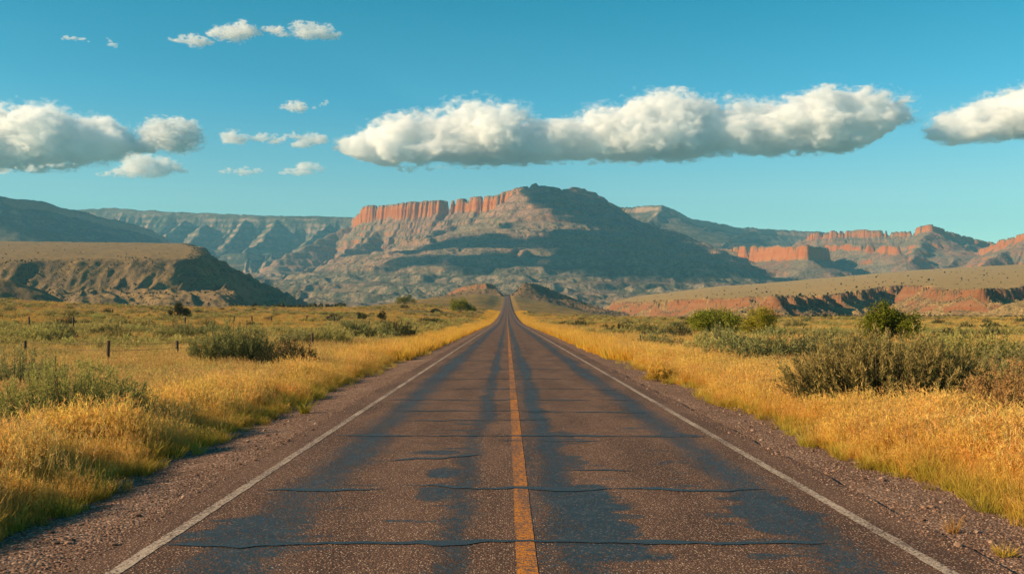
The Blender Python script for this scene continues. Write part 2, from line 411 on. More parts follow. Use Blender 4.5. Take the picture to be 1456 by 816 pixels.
M_MESA = mat_terrain('mesa_rock', (0.34, 0.102, 0.016), (0.38, 0.14, 0.034), (0.30, 0.175, 0.115), (0.23, 0.165, 0.10), (0.05, 0.058, 0.036), 1.0, .72, cl0=.34, cl1=.56, low=250)
M_FAR = mat_terrain('far_range_rock', (0.26, 0.16, 0.10), (0.30, 0.21, 0.14), (0.15, 0.125, 0.088), (0.07, 0.075, 0.05), (0.04, 0.052, 0.036), .8, .9)
M_RED = mat_terrain('red_cliff_rock', (0.33, 0.098, 0.016), (0.36, 0.135, 0.034), (0.27, 0.14, 0.085), (0.20, 0.155, 0.10), (0.045, 0.052, 0.032), 1.0, .65)
M_HILL = mat_terrain('straw_hill', (0.22, 0.125, 0.065), (0.24, 0.15, 0.085), (0.19, 0.125, 0.065), (0.26, 0.165, 0.07), (0.05, 0.048, 0.026), 5.0, .55, .03, .45, .62)
M_BENCH = mat_terrain('bench_rock', (0.21, 0.085, 0.036), (0.23, 0.115, 0.058), (0.16, 0.10, 0.058), (0.38, 0.245, 0.095), (0.055, 0.052, 0.03), 6.0, .85, .03, .6, .80)
M_KNOLL = mat_terrain('knoll_rock', (0.23, 0.09, 0.045), (0.25, 0.12, 0.065), (0.17, 0.105, 0.06), (0.21, 0.13, 0.06), (0.045, 0.042, 0.024), 6.0, .6, .03, .55, .78)

# ------------------------------------------------------------------ landform functions
def seg_dist(X, Y, pts):
    """distance to a polyline, crest height there, and the length along it"""
    best = np.full(X.shape, 1e9); hc = np.zeros(X.shape); s = np.zeros(X.shape); acc = 0
    for (ax, ay, ah), (bx, by, bh) in zip(pts[:-1], pts[1:]):
        dx, dy = bx - ax, by - ay; L2 = dx * dx + dy * dy + 1e-9; L = math.sqrt(L2)
        t = np.clip(((X - ax) * dx + (Y - ay) * dy) / L2, 0, 1)
        d = np.hypot(X - ax - t * dx, Y - ay - t * dy); m = d < best
        best = np.where(m, d, best); hc = np.where(m, ah + t * (bh - ah), hc); s = np.where(m, acc + t * L, s); acc += L
    return best, hc, s
def ridge(X, Y, pts, ds, hs, gully=0.3, gl=180., seed=0, notch=0.0, flute=0.0, rim=0.0, rills=0.0):
    d, hc, s = seg_dist(X, Y, pts)
    g = ridged(s / gl, d / (gl * 5), 4, seed)
    dd = d * (1 + gully * (g - .62) * -2.2) + notch * (g - .6)
    if flute: sf = s + 70 * fbm(s / 170, s * 0 + 2, 3, seed + 9)
    if flute: dd = dd - flute * (ridged(sf / 120, d / 900, 4, seed + 2, .62) - .6) * (.5 + 1.3 * sstep(-.25, .3, fbm(s / 300, s * 0, 2, seed + 12))) * (1 - sstep(150, 420, d)) - flute * .5 * (ridged(sf / 37, d / 500, 2, seed + 3) - .6) * (1 - sstep(80, 200, d))
    if rills: hc = hc - rills * (1 - ridged(s / 105 + .8 * fbm(X / 300, Y / 300, 3, seed + 8), d / 1100, 4, seed + 6)) * 2.2 * sstep(70, 260, d)
    if rim: hc = hc + rim * fbm(s / 120, s * 0, 4, seed + 4)
    dd = np.maximum(dd, 0)
    k = max(.25, (hs[-1] - hs[-2]) / (ds[-1] - ds[-2]))
    return hc - np.interp(dd, ds, hs) - np.maximum(0, dd - ds[-1]) * k
def smax(a, b, k): 
    h = np.clip(.5 + .5 * (a - b) / k, 0, 1); return b * (1 - h) + a * h + k * h * (1 - h)
def terrace(h, step, k, n):
    q = h / step + n; f = q - np.floor(q); return h + step * k * (sstep(.25, .75, f) - f)
def polar(u0, u1, y0, y1, nu, ny):
    u = np.linspace(u0, u1, nu); y = np.linspace(y0, y1, ny); U, Y = np.meshgrid(u, y); return U * Y, Y
def U(px): return (px - VX) / FOC
def R(*pp): return [P(*q) for q in pp]
CLIFF = ([0, 14, 34, 60, 330, 800, 1500, 2600, 4000], [0, 12, 105, 122, 335, 530, 700, 960, 1400])
SLOPE = ([0, 60, 400, 900, 1600, 2600, 4000], [0, 26, 225, 405, 600, 900, 1400])
SPUR = ([0, 16, 70, 200, 480, 1200], [0, 9, 58, 155, 310, 640])

def build_main_mesa():
    X, Y = polar(U(250), U(1260), 2900, 7900, 980, 560)
    wx = X + 60 * fbm(X / 420, Y / 420, 4, 11); wy = Y + 60 * fbm(X / 420, Y / 420, 4, 12)
    left = R((500, 316, 7150), (507, 304, 7000), (520, 294, 6900), (560, 291, 6750), (600, 288, 6620), (640, 283, 6480), (690, 280, 6320), (718, 274, 6180), (738, 266, 6080), (766, 262, 6000))
    right = R((766, 262, 6000), (790, 269, 6150), (801, 271, 6250), (813, 265, 6320), (830, 268, 6450), (846, 279, 6650), (862, 291, 6900), (880, 304, 7200))
    H = ridge(wx, wy, left, *CLIFF, gully=.34, gl=210, seed=3, notch=40, flute=46, rim=16, rills=34)
    H = smax(H, ridge(wx, wy, right, *SLOPE, gully=.14, gl=260, seed=4, notch=10, rim=14, rills=26), 12)
    spurs = [
        (R((766, 285, 5960), (781, 312, 5750), (776, 328, 5600), (765, 350, 5350), (752, 376, 5050), (735, 396, 4700)), .28, 130),
        (R((700, 318, 6100), (692, 345, 5800), (672, 362, 5550), (648, 380, 5250), (610, 396, 4900)), .3, 120),
        (R((640, 318, 6300), (600, 342, 5950), (566, 366, 5600), (528, 392, 5150), (500, 408, 4700)), .3, 120),
        (R((540, 322, 6700), (505, 350, 6350), (462, 374, 5950), (405, 392, 5500), (370, 402, 5100)), .3, 130),
        (R((500, 322, 7050), (470, 330, 6950), (440, 350, 6700), (400, 366, 6500)), .3, 130),
        (R((850, 345, 6000), (870, 372, 5500), (880, 388, 5000)), .3, 160),
        (R((1010, 372, 6300), (980, 388, 5600), (950, 398, 5000)), .3, 160),
        (R((862, 292, 6900), (900, 314, 7000), (940, 336, 7000), (985, 354, 7000), (1045, 373, 6900), (1110, 386, 6700)), .15, 240)]
    for i, (pl, gu, gl) in enumerate(spurs):
        H = smax(H, ridge(wx, wy, pl, *SPUR, gully=gu, gl=gl, seed=20 + i, notch=14, rills=14), 12)
    # spurs done; the badlands that climb from the valley to the mesa's foot
    base = np.interp(Y, [2900, 3300, 4200, 5200, 6500, 8000], [-30, 20, 95, 170, 260, 340])
    rd = ridged(X / 430 + .55 * Y / 430 + .3 * fbm(X / 500, Y / 500, 3, 50), Y / 900, 4, 51, .42)
    base = base + 120 * (rd - .62) * sstep(2900, 3500, Y) * (1 - .4 * sstep(4600, 5600, Y)) + 18 * fbm(X / 150, Y / 150, 4, 52)
    base = terrace(base, 62, .30, .3 * fbm(X / 800, Y / 800, 3, 54))
    H = smax(H, base, 30)
    low = 1 - sstep(360, 620, H)
    H = H + low * 13 * (ridged(X / 190, Y / 260, 3, 55) - .6)
    H = terrace(H, 48, .55, .8 * fbm(X / 700, Y / 700, 3, 56))
    H = H + 5 * fbm(X / 90, Y / 90, 3, 57)
    ends = sstep(U(250), U(330), X / Y) * (1 - sstep(U(1150), U(1250), X / Y))
    H = H * (.25 + .75 * ends)
    H = np.where(Y < 2950, np.minimum(H, -30), H)
    tag(heightfield('mesa', X, Y, H, M_MESA), 'flat-topped orange cliffed mesa with its shaded flank above the end of the road', 'mesa', kind='structure')
    return X, Y, H
MX, MY, MH = build_main_mesa()

def range_obj(name, box, lines, mat, label, seed, base=-20, fine=8, ter=(60, .3)):
    X, Y = polar(*box)
    wx = X + 55 * fbm(X / 380, Y / 380, 4, seed); wy = Y + 55 * fbm(X / 380, Y / 380, 4, seed + 1)
    H = np.interp(Y, [box[2], box[2] + 1500], [-60, float(base)]) + 0 * X
    for i, (pl, prof, gu, gl, no) in enumerate(lines):
        H = smax(H, ridge(wx, wy, pl, *prof, gully=gu, gl=gl, seed=seed + 5 * i, notch=no, flute=26 if mat is M_RED else 0, rim=12 if mat is M_RED else 4, rills=14 if mat is M_RED else 6), 12)
    H = terrace(H, ter[0], ter[1], .5 * fbm(X / 700, Y / 700, 3, seed + 90)); H = H + fine * fbm(X / 60, Y / 60, 4, seed + 91)
    H[0] = base - 30
    o = heightfield(name, X, Y, H, mat); tag(o, label, 'range', kind='structure'); return X, Y, H

GENTLE = ([0, 50, 300, 900, 1800, 3000], [0, 22, 130, 340, 560, 800])
CL2 = ([0, 12, 30, 200, 700, 1500, 3000], [0, 14, 62, 150, 330, 520, 800])
RC = ([0, 8, 22, 60, 300, 900, 2500], [0, 8, 86, 102, 190, 330, 900]); RC2 = ([0, 10, 24, 70, 300, 900, 2500], [0, 6, 48, 76, 190, 330, 900])
range_obj('mesa', (U(-260), U(330), 4300, 7200, 520, 240), [
    (R((-300, 246, 4900), (-150, 262, 5200), (0, 277, 5500), (22, 282, 5600), (70, 285, 5850), (95, 296, 6000), (130, 305, 6150), (180, 314, 6400), (215, 326, 6600), (246, 345, 6900)), CL2, .18, 240, 14),
    (R((0, 282, 5500), (8, 300, 5300), (0, 320, 5000)), SPUR, .3, 120, 8),
    (R((-200, 312, 4500), (0, 322, 4650), (60, 326, 4850), (110, 335, 5050), (165, 346, 5300)), GENTLE, .15, 200, 10)],
    M_FAR, 'dark shaded ridge behind the straw-topped hill', 210)
range_obj('mesa', (U(20), U(700), 6900, 10000, 560, 230), [
    (R((20, 297, 9300), (105, 298, 9250), (160, 296, 9200), (300, 304, 9100), (420, 307, 9000), (505, 309, 9000), (640, 312, 9000)), ([0, 60, 260, 600, 1200, 2600], [0, 18, 190, 330, 430, 700]), .35, 300, 30),
    (R((262, 312, 8900), (240, 332, 8500), (215, 350, 8000)), SPUR, .3, 130, 8),
    (R((290, 318, 8800), (278, 335, 8400), (262, 352, 8000)), SPUR, .3, 130, 8),
    (R((350, 312, 8900), (335, 332, 8500), (318, 352, 8000)), SPUR, .3, 130, 8),
    (R((395, 312, 8900), (375, 340, 8200), (350, 356, 7700)), SPUR, .3, 140, 8),
    (R((470, 318, 8700), (452, 330, 8300), (430, 348, 7900)), SPUR, .3, 140, 8)],
    M_FAR, 'long level far plateau with pale landslips behind the shaded ridge', 310)
range_obj('mesa', (U(840), U(1260), 6600, 9900, 420, 230), [
    (R((850, 293, 8500), (875, 294, 8300), (905, 292, 8250), (942, 291, 8000), (985, 312, 8500), (1050, 322, 8900), (1100, 325, 9100), (1250, 335, 9300)), CL2, .22, 240, 16),
    (R((942, 291, 8000), (925, 312, 7700), (905, 330, 7300)), SPUR, .25, 140, 8),
    (R((1010, 322, 7900), (990, 332, 7500), (985, 350, 7100)), ([0, 12, 40, 200, 600], [0, 20, 80, 150, 320]), .3, 110, 14),
    (R((1070, 326, 7900), (1045, 338, 7400), (1025, 352, 7000)), ([0, 12, 40, 200, 600], [0, 20, 80, 150, 320]), .3, 110, 14)],
    M_FAR, 'pointed blue-grey peak sloping down behind the flank of the main mesa', 410)
range_obj('mesa', (U(1020), U(1620), 4300, 7900, 640, 330), [
    (R((1035, 354, 6000), (1062, 350, 5750), (1100, 349, 5500), (1146, 347, 5200), (1160, 352, 5600), (1175, 352, 6200)), RC, .22, 110, 14),
    (R((1140, 334, 7100), (1200, 327, 6900), (1290, 329, 6750), (1318, 319, 6600), (1345, 328, 6750), (1390, 340, 7050), (1415, 347, 7200)), RC2, .4, 190, 60),
    (R((1180, 348, 6500), (1260, 346, 6100), (1275, 350, 6000)), RC2, .4, 130, 50),
    (R((1318, 330, 6500), (1305, 350, 6200), (1290, 372, 5700)), SPUR, .3, 130, 8),
    (R((1380, 346, 6700), (1370, 360, 6300), (1345, 378, 5700), (1310, 388, 5100)), SPUR, .3, 120, 8),
    (R((1395, 356, 6300), (1425, 342, 5800), (1460, 332, 5400), (1640, 305, 5000)), RC2, .4, 150, 60),
    (R((1440, 352, 5500), (1410, 368, 5100), (1380, 382, 4800)), SPUR, .3, 120, 8)],
    M_RED, 'broken red cliffs and mesas beyond the straw-coloured bench', 510, base=120)

def poly_sd(X, Y, poly):
    """signed distance to a polygon, negative inside"""
    d = np.full(X.shape, 1e18); s = np.ones(X.shape); n = len(poly)
    for i in range(n):
        ax, ay = poly[i][:2]; bx, by = poly[i - 1][:2]
        ex, ey = bx - ax, by - ay; wx, wy = X - ax, Y - ay
        t = np.clip((wx * ex + wy * ey) / (ex * ex + ey * ey + 1e-9), 0, 1)
        d = np.minimum(d, (wx - t * ex) ** 2 + (wy - t * ey) ** 2)
        c1 = Y >= ay; c2 = Y < by; c3 = ex * wy > ey * wx
        s = np.where((c1 & c2 & c3) | (~c1 & ~c2 & ~c3), -s, s)
    return s * np.sqrt(d)
def plane_fit(pts):
    p = np.array(pts); A = np.c_[p[:, 0], p[:, 1], np.ones(len(p))]; c = np.linalg.lstsq(A, p[:, 2], rcond=None)[0]
    return lambda x, y: c[0] * x + c[1] * y + c[2]
# straw-topped hill on the left
HILL_POLY = R((-420, 380, 1250), (-100, 376, 1360), (0, 374, 1400), (60, 372, 1420), (120, 369, 1450), (180, 365, 1490), (225, 362, 1490), (260, 361, 1520), (278, 358, 1600), (282, 353, 2000), (262, 350, 2500), (0, 344, 2700), (-420, 340, 2700))
_hp = plane_fit(HILL_POLY)
def hill_z(X, Y):
    wx = X + 24 * fbm(X / 120, Y / 120, 4, 601); wy = Y + 24 * fbm(X / 120, Y / 120, 4, 602)
    d = poly_sd(wx, wy, HILL_POLY)
    g = ridged(X / 95, Y / 420, 4, 603)
    dd = np.maximum(0, d * (1 - .6 * (g - .62)) - 14 * (g - .55))
    dd = dd * (1 + .55 * sstep(U(250), U(330), X / Y))
    z = _hp(X, Y) + 3.5 * fbm(X / 130, Y / 200, 4, 604) * sstep(20, -80, d) - np.interp(dd, [0, 14, 50, 120, 200, 330, 600], [0, 3, 22, 52, 86, 136, 250])
    k = ridged(X / 60, Y / 120, 4, 605)
    z = z + 6 * (k - .6) * sstep(0, 60, d) + 1.6 * fbm(X / 22, Y / 22, 4, 606)
    # a lower step with small lit mounds
    mound = 34 + 16 * (ridged(X / 70 + .4 * Y / 70, Y / 90, 3, 607) - .55) - .12 * np.maximum(0, 1330 - Y)
    mound = mound - 90 * sstep(U(330), U(400), X / Y)
    z = np.where((d > 40), smax(z, mound - 14 * sstep(260, 330, d) - 60 * sstep(300, 420, d), 6), z)
    return z
def build_hill():
    X, Y = polar(U(-420), U(480), 1000, 2720, 640, 430)
    Z = hill_z(X, Y); Z[0] = -20
    tag(heightfield('hill', X, Y, Z, M_HILL), 'straw-topped hill with gullied dark slopes', 'hill', kind='structure')
    return X, Y, Z
HX, HY, HZ = build_hill()
def build_dark_hill():
    X, Y = polar(U(-300), U(90), 780, 1300, 200, 120)
    Z = ridge(X + 8 * fbm(X / 50, Y / 50, 3, 5), Y, R((-300, 372, 850), (-100, 388, 880), (0, 397, 940), (30, 406, 1020), (50, 416, 1080), (70, 428, 1140)), [0, 10, 60, 140, 300], [0, 2, 24, 50, 80], .2, 60, 620, 4) + 1.2 * fbm(X / 15, Y / 15, 4, 622)
    tag(heightfield('hill', X, Y, Z, M_HILL), 'low dark shaded hill below the straw-topped hill', 'hill', kind='structure')
build_dark_hill()
# bench with the scarp on the right
BENCH_POLY = R((872, 436, 2300), (905, 428, 2000), (940, 425, 1750), (985, 425, 1560), (1040, 425, 1420), (1090, 424, 1240), (1185, 422, 1450), (1285, 417, 1720), (1330, 413, 1420), (1395, 409, 1190), (1420, 408, 1300), (1475, 406, 1500), (1560, 402, 1250), (1800, 396, 1150), (1800, 372, 3600), (1456, 378, 3600), (1330, 384, 3600), (1200, 395, 3600), (1100, 402, 3500), (1000, 407, 3300), (900, 420, 2800))
_bp = plane_fit(BENCH_POLY)
_bf = np.array([q for q in BENCH_POLY])
def bench_top(X, Y):
    # front rim and back rim heights, blended by depth
    px = VX + FOC * X / Y
    gx = np.arange(700., 2000., 4.); kk = np.hanning(61); kk /= kk.sum()
    def si(x, a, b): return np.interp(x, gx, np.convolve(np.pad(np.interp(gx, a, b), 30, mode='edge'), kk, 'valid'))
    zf = si(px, [872, 940, 1100, 1290, 1400, 1800], [25, 33, 26, 41, 36, 47])
    zb = si(px, [872, 1000, 1100, 1200, 1330, 1456, 1800], [70, 107, 121, 142, 170, 185, 200])
    yf = si(px, [872, 1000, 1200, 1800], [2100, 1500, 1400, 1150])
    t = np.clip((Y - yf) / (3500 - yf), 0, 1.05)
    return zf + (zb - zf) * t
def bench_z(X, Y):
    wx = X + 26 * fbm(X / 60, Y / 60, 5, 701); wy = Y + 34 * fbm(X / 60, Y / 60, 5, 702)
    d = poly_sd(wx, wy, BENCH_POLY)
    g = ridged(X / 38 + Y / 60, Y / 190, 4, 703)
    dd = np.maximum(0, d - 30 * (g - .6)) * (1 - .5 * (g - .6))
    z = bench_top(X, Y) + 2.2 * fbm(X / 160, Y / 260, 4, 704) - np.interp(dd, [0, 3, 9, 16, 40, 70, 140], [0, 2.5, 13, 17, 30, 38, 60])
    return z + .9 * fbm(X / 14, Y / 14, 4, 705) * sstep(-5, 10, d)
def build_bench():
    X, Y = polar(U(850), U(1760), 1080, 3600, 760, 460)
    # rows bunched near the scarp
    t = np.linspace(0, 1, 460) ** 1.7; Y = (1080 + t * 2520)[:, None] + 0 * X; X = np.linspace(U(850), U(1760), 760)[None] * Y
    Z = bench_z(X, Y); Z[0] = -20
    tag(heightfield('hill', X, Y, Z, M_BENCH), 'straw-coloured bench rising behind a red scarp', 'hill', kind='structure')
    return X, Y, Z
BX, BY, BZ = build_bench()
def build_mounds():
    X, Y = polar(U(1370), U(1640), 800, 1130, 220, 120)
    Z = ridge(X + 5 * fbm(X / 30, Y / 30, 3, 5), Y, R((1640, 405, 1060), (1520, 418, 1000), (1468, 424, 960), (1436, 432, 940), (1404, 450, 930)), [0, 8, 40, 100, 200], [0, 2, 14, 30, 60], .5, 26, 640, 6) + .8 * fbm(X / 9, Y / 9, 4, 642)
    tag(heightfield('hill', X, Y, Z, M_BENCH), 'small red earth mound at the foot of the scarp', 'hill', kind='structure')
build_mounds()
# the rocky knoll that the road climbs through
def knoll_z(X, Y):
    wx = X + 6 * fbm(X / 30, Y / 30, 4, 801); wy = Y + 10 * fbm(X / 30, Y / 40, 4, 802)
    l = ridge(wx, wy, R((636, 418, 2150), (655, 408, 2100), (672, 404, 2050), (690, 402, 2030), (706, 403, 2060), (711, 406, 2080)), [0, 6, 14, 40, 100, 220], [0, 3, 13, 20, 33, 70], .35, 34, 803, 8)
    r = ridge(wx, wy, R((730, 405, 1980), (742, 402, 1900), (762, 404, 1980), (782, 412, 2080), (815, 425, 2200), (850, 437, 2330), (885, 446, 2450)), [0, 6, 20, 60, 130, 240], [0, 1.5, 9, 30, 50, 75], .22, 40, 804, 5)
    z = np.maximum(l, r) + 1.4 * fbm(X / 10, Y / 10, 4, 805)
    a = np.abs(X - RX); cut = zroad(np.clip(Y, 0, 2590)) - 3 + np.maximum(0, a - 7) * 1.1
    return np.minimum(z, cut)
def build_knoll():
    X, Y = polar(U(610), U(905), 1650, 2600, 420, 260)
    Z = knoll_z(X, Y)
    tag(heightfield('hill', X, Y, Z, M_KNOLL), 'rocky red knoll cut by the road at its crest', 'hill', kind='structure')
    return X, Y, Z
KX, KY, KZ = build_knoll()

# ------------------------------------------------------------------ foliage materials
def mat_leaf(name, c1, c2, tipc=None, tip0=.5, tip1=1.0, trans=.35):
    t = NT(name); g = t.n('NewGeometry'); oi = t.n('ObjectInfo')
    c = t.mix(g.outputs['Random Per Island'], c1, c2)
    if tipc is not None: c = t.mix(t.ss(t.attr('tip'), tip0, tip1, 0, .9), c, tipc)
    hs = t.n('HueSaturation'); t.l(c, hs.inputs['Color'])
    hs.inputs['Saturation'].default_value = 1.0
    v = t.math('ADD', .72, t.math('MULTIPLY', oi.outputs['Random'], .56)); t.l(v, hs.inputs['Value'])
    hu = t.math('ADD', .480, t.math('MULTIPLY', t.math('FRACT', t.math('MULTIPLY', oi.outputs['Random'], 7.31)), .042)); t.l(hu, hs.inputs['Hue'])
    d = t.n('BsdfDiffuse'); t.l(hs.outputs[0], d.inputs[0]); tr = t.n('BsdfTranslucent'); t.l(hs.outputs[0], tr.inputs[0])
    m = t.n('MixShader'); m.inputs[0].default_value = trans; t.l(d.outputs[0], m.inputs[1]); t.l(tr.outputs[0], m.inputs[2])
    return t.done(m.outputs[0])
def mat_plain(name, c, rough=.9):
    t = NT(name); p = t.pos(); return t.done(t.bsdf(t.mix(t.noise(p, 12, 4), tuple(x * .6 for x in c), c), rough, .1))
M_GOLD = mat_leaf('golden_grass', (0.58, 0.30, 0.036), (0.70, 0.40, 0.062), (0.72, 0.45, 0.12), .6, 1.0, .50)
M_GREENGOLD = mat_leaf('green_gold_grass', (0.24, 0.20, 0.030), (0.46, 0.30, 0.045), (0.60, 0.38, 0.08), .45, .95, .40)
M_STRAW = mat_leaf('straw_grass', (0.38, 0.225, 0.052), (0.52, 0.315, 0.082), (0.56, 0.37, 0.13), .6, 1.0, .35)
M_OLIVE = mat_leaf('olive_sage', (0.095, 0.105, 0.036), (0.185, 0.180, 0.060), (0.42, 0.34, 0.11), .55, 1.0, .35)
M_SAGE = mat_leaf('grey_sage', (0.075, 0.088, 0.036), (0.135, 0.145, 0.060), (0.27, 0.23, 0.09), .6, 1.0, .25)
M_GREEN = mat_leaf('green_leaf', (0.085, 0.105, 0.013), (0.25, 0.245, 0.028), None, trans=.3)
M_YGREEN = mat_leaf('yellow_green_leaf', (0.16, 0.165, 0.016), (0.36, 0.31, 0.03), None, trans=.35)
M_DARK = mat_leaf('juniper_leaf', (0.024, 0.030, 0.013), (0.055, 0.058, 0.024), None, trans=.15)
M_SCRUB = mat_leaf('scrub_leaf', (0.042, 0.046, 0.023), (0.085, 0.080, 0.038), None, trans=.15)
M_RUST = mat_leaf('rust_brush', (0.16, 0.085, 0.030), (0.28, 0.17, 0.055), (0.38, 0.24, 0.08), .5, 1., .3)
M_TWIG = mat_plain('grey_twig', (0.11, 0.080, 0.055)); M_BARK = mat_plain('bark', (0.09, 0.065, 0.045))
M_POST = mat_plain('weathered_post', (0.085, 0.058, 0.042)); M_WIRE = mat_plain('rusty_wire', (0.12, 0.09, 0.07), .6)

# ------------------------------------------------------------------ plant shapes
def blades(rng, base, direc, length, width, bend, nseg=3):
    """tapered bent strips: base (n,3), direc (n,3) unit, returns v, f, tip"""
    n = len(base); side = np.cross(direc, rng.normal(size=(n, 3))); side /= np.linalg.norm(side, axis=1)[:, None] + 1e-9
    bd = np.c_[direc[:, :2] + .25 * rng.normal(size=(n, 2)), np.zeros(n)]; bd /= np.linalg.norm(bd, axis=1)[:, None] + 1e-9
    V = []; T = []
    for k in range(nseg + 1):
        s = k / nseg; c = base + direc * (length * s)[:, None] + bd * (bend * length * s * s)[:, None]; c[:, 2] -= bend * length * s * s * .45
        hw = (width * (1 - s) ** .7 * .5 + (0.0004))[:, None] * side
        V += [c - hw, c + hw]; T += [np.full(n, s)] * 2
    V = np.stack(V, 1); T = np.stack(T, 1); m = 2 * (nseg + 1)
    f = np.array([[2 * k, 2 * k + 1, 2 * k + 3, 2 * k + 2] for k in range(nseg)])
    F = (np.arange(n) * m)[:, None, None] + f[None]
    return V.reshape(-1, 3), F.reshape(-1, 4), T.reshape(-1)
def leaves(rng, pos, size, flat=.5, up=0.0):
    """one small rhombic leaf at every point"""
    n = len(pos); d = rng.normal(size=(n, 3)); d[:, 2] += up; d /= np.linalg.norm(d, axis=1)[:, None]
    s = np.cross(d, rng.normal(size=(n, 3))); s /= np.linalg.norm(s, axis=1)[:, None]
    L = size * rng.uniform(.6, 1.3, n); a = (d * L[:, None]); b = s * (L * flat * .5)[:, None]
    V = np.stack([pos - a * .5, pos + b, pos + a * .5, pos - b], 1).reshape(-1, 3)
    F = np.arange(4 * n).reshape(n, 4)
    return V, F
def join(parts):
    V = []; F = []; T = []; n = 0
    for v, f, t in parts: V.append(v); F.append(f + n); T.append(t); n += len(v)
    return np.concatenate(V), np.concatenate(F), np.concatenate(T)
def tuft_mesh(name, seed, n, r, h, wid, bend, mat, spread=.35, nseg=3):
    g = np.random.default_rng(seed); a = g.uniform(0, 2 * pi, n); q = r * np.sqrt(g.uniform(0, 1, n))
    base = np.c_[q * np.cos(a), q * np.sin(a), np.zeros(n) - .03]
    d = np.c_[np.cos(a) * g.uniform(0, spread, n), np.sin(a) * g.uniform(0, spread, n), np.ones(n)] + .10 * g.normal(size=(n, 3)); d /= np.linalg.norm(d, axis=1)[:, None]
    L = h * g.uniform(.45, 1.15, n)
    v, f, t = blades(g, base, d, L, wid * g.uniform(.6, 1.3, n), g.uniform(.05, bend, n), nseg)
    return mesh_np(name, v, f, mat, False, {'tip': t})
def seedtuft_mesh(name, seed, n, r, h, wid, mat):
    """grass whose stalks end in loose seed heads"""
    g = np.random.default_rng(seed); a = g.uniform(0, 2 * pi, n); q = r * np.sqrt(g.uniform(0, 1, n))
    base = np.c_[q * np.cos(a), q * np.sin(a), np.zeros(n) - .03]
    d = np.c_[np.cos(a) * g.uniform(0, .3, n), np.sin(a) * g.uniform(0, .3, n), np.ones(n)] + .07 * g.normal(size=(n, 3)); d /= np.linalg.norm(d, axis=1)[:, None]
    L = h * g.uniform(.55, 1.1, n); b = g.uniform(.02, .22, n)
    p1 = blades(g, base, d, L, wid * g.uniform(.6, 1.1, n), b, 3)
    k = 5; tips = np.repeat(base + d * L[:, None] * .80, k, 0) + np.repeat(d * L[:, None], k, 0) * (g.uniform(0, .24, n * k))[:, None]
    bd = np.c_[d[:, :2], np.zeros(n)]; bd /= np.linalg.norm(bd, axis=1)[:, None] + 1e-9
    tips += np.repeat(bd * (b * L * .8)[:, None], k, 0)
    hd = np.repeat(d, k, 0) + .45 * g.normal(size=(n * k, 3)); hd /= np.linalg.norm(hd, axis=1)[:, None]
    p2 = blades(g, tips, hd, np.full(n * k, h * .10), np.full(n * k, wid * 1.3), np.zeros(n * k) + .1, 1)
    m = n * 2 // 3; a2 = g.uniform(0, 2 * pi, m); base2 = np.c_[r * .9 * np.cos(a2) * g.uniform(0, 1, m), r * .9 * np.sin(a2) * g.uniform(0, 1, m), np.zeros(m) - .02]
    d2 = np.c_[np.cos(a2) * .5, np.sin(a2) * .5, np.ones(m)] + .2 * g.normal(size=(m, 3)); d2 /= np.linalg.norm(d2, axis=1)[:, None]
    p3 = blades(g, base2, d2, h * g.uniform(.25, .6, m), np.full(m, wid * 1.2), g.uniform(.1, .5, m), 3)
    p2 = (p2[0], p2[1], p2[2] * 0 + 1)
    v, f, t = join([p1, p2, p3]) if p1[1].shape[1] == 4 else None
    return mesh_np(name, v, f, mat, False, {'tip': t})
def plume_bush(name, seed, w, h, nst, per, mat, leaf=.05, depth=1.0, wid=.28, upr=.55):
    """upright feathery sagebrush: many stems with narrow leaves along their upper part; returns (foliage mesh, stem mesh)"""
    g = np.random.default_rng(seed); mb = MB(); pos = []; dirs = []; tip = []
    for i in range(nst):
        a = g.uniform(0, 2 * pi); q = math.sqrt(g.uniform(0, 1)); ox, oy = q * cos(a) * w / 2, q * sin(a) * w / 2 * depth
        dome = (1 - .50 * q * q) * g.uniform(.68, 1.12); L = h * dome
        b = np.array([ox * .45, oy * .45, -.03]); e = np.array([ox + g.normal() * .06 * w * .3, oy + g.normal() * .05, L]); mid = b * .5 + e * .5 + np.array([ox, oy, 0]) * .18
        ts = np.linspace(0, 1, 5)[:, None]; c = (1 - ts) ** 2 * b + 2 * ts * (1 - ts) * mid + ts ** 2 * e
        if i % 3 == 0: mb.tube(c, np.linspace(.012, .003, 5) * max(.5, h / 1.1), 4)
        s = g.uniform(.22, 1, per) ** .8; ss_ = s[:, None]
        p = (1 - ss_) ** 2 * b + 2 * ss_ * (1 - ss_) * mid + ss_ ** 2 * e
        rad = wid * (1.08 - s) * h * .28 + .012
        p = p + g.normal(size=(per, 3)) * rad[:, None] * np.array([1, 1, .6])
        dd = 2 * (1 - ss_) * (mid - b) + 2 * ss_ * (e - mid); dd /= np.linalg.norm(dd, axis=1)[:, None]
        dd = dd * upr + .45 * g.normal(size=(per, 3)); dd /= np.linalg.norm(dd, axis=1)[:, None]
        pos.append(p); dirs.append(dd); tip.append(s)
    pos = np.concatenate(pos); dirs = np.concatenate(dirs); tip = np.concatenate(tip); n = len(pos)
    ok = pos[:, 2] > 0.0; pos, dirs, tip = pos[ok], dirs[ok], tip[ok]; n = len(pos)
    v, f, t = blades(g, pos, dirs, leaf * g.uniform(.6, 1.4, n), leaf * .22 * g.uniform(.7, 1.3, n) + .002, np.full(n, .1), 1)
    return mesh_np(name, v, f, mat, False, {'tip': np.repeat(tip, 4)}), mb.mesh('stem', M_TWIG)
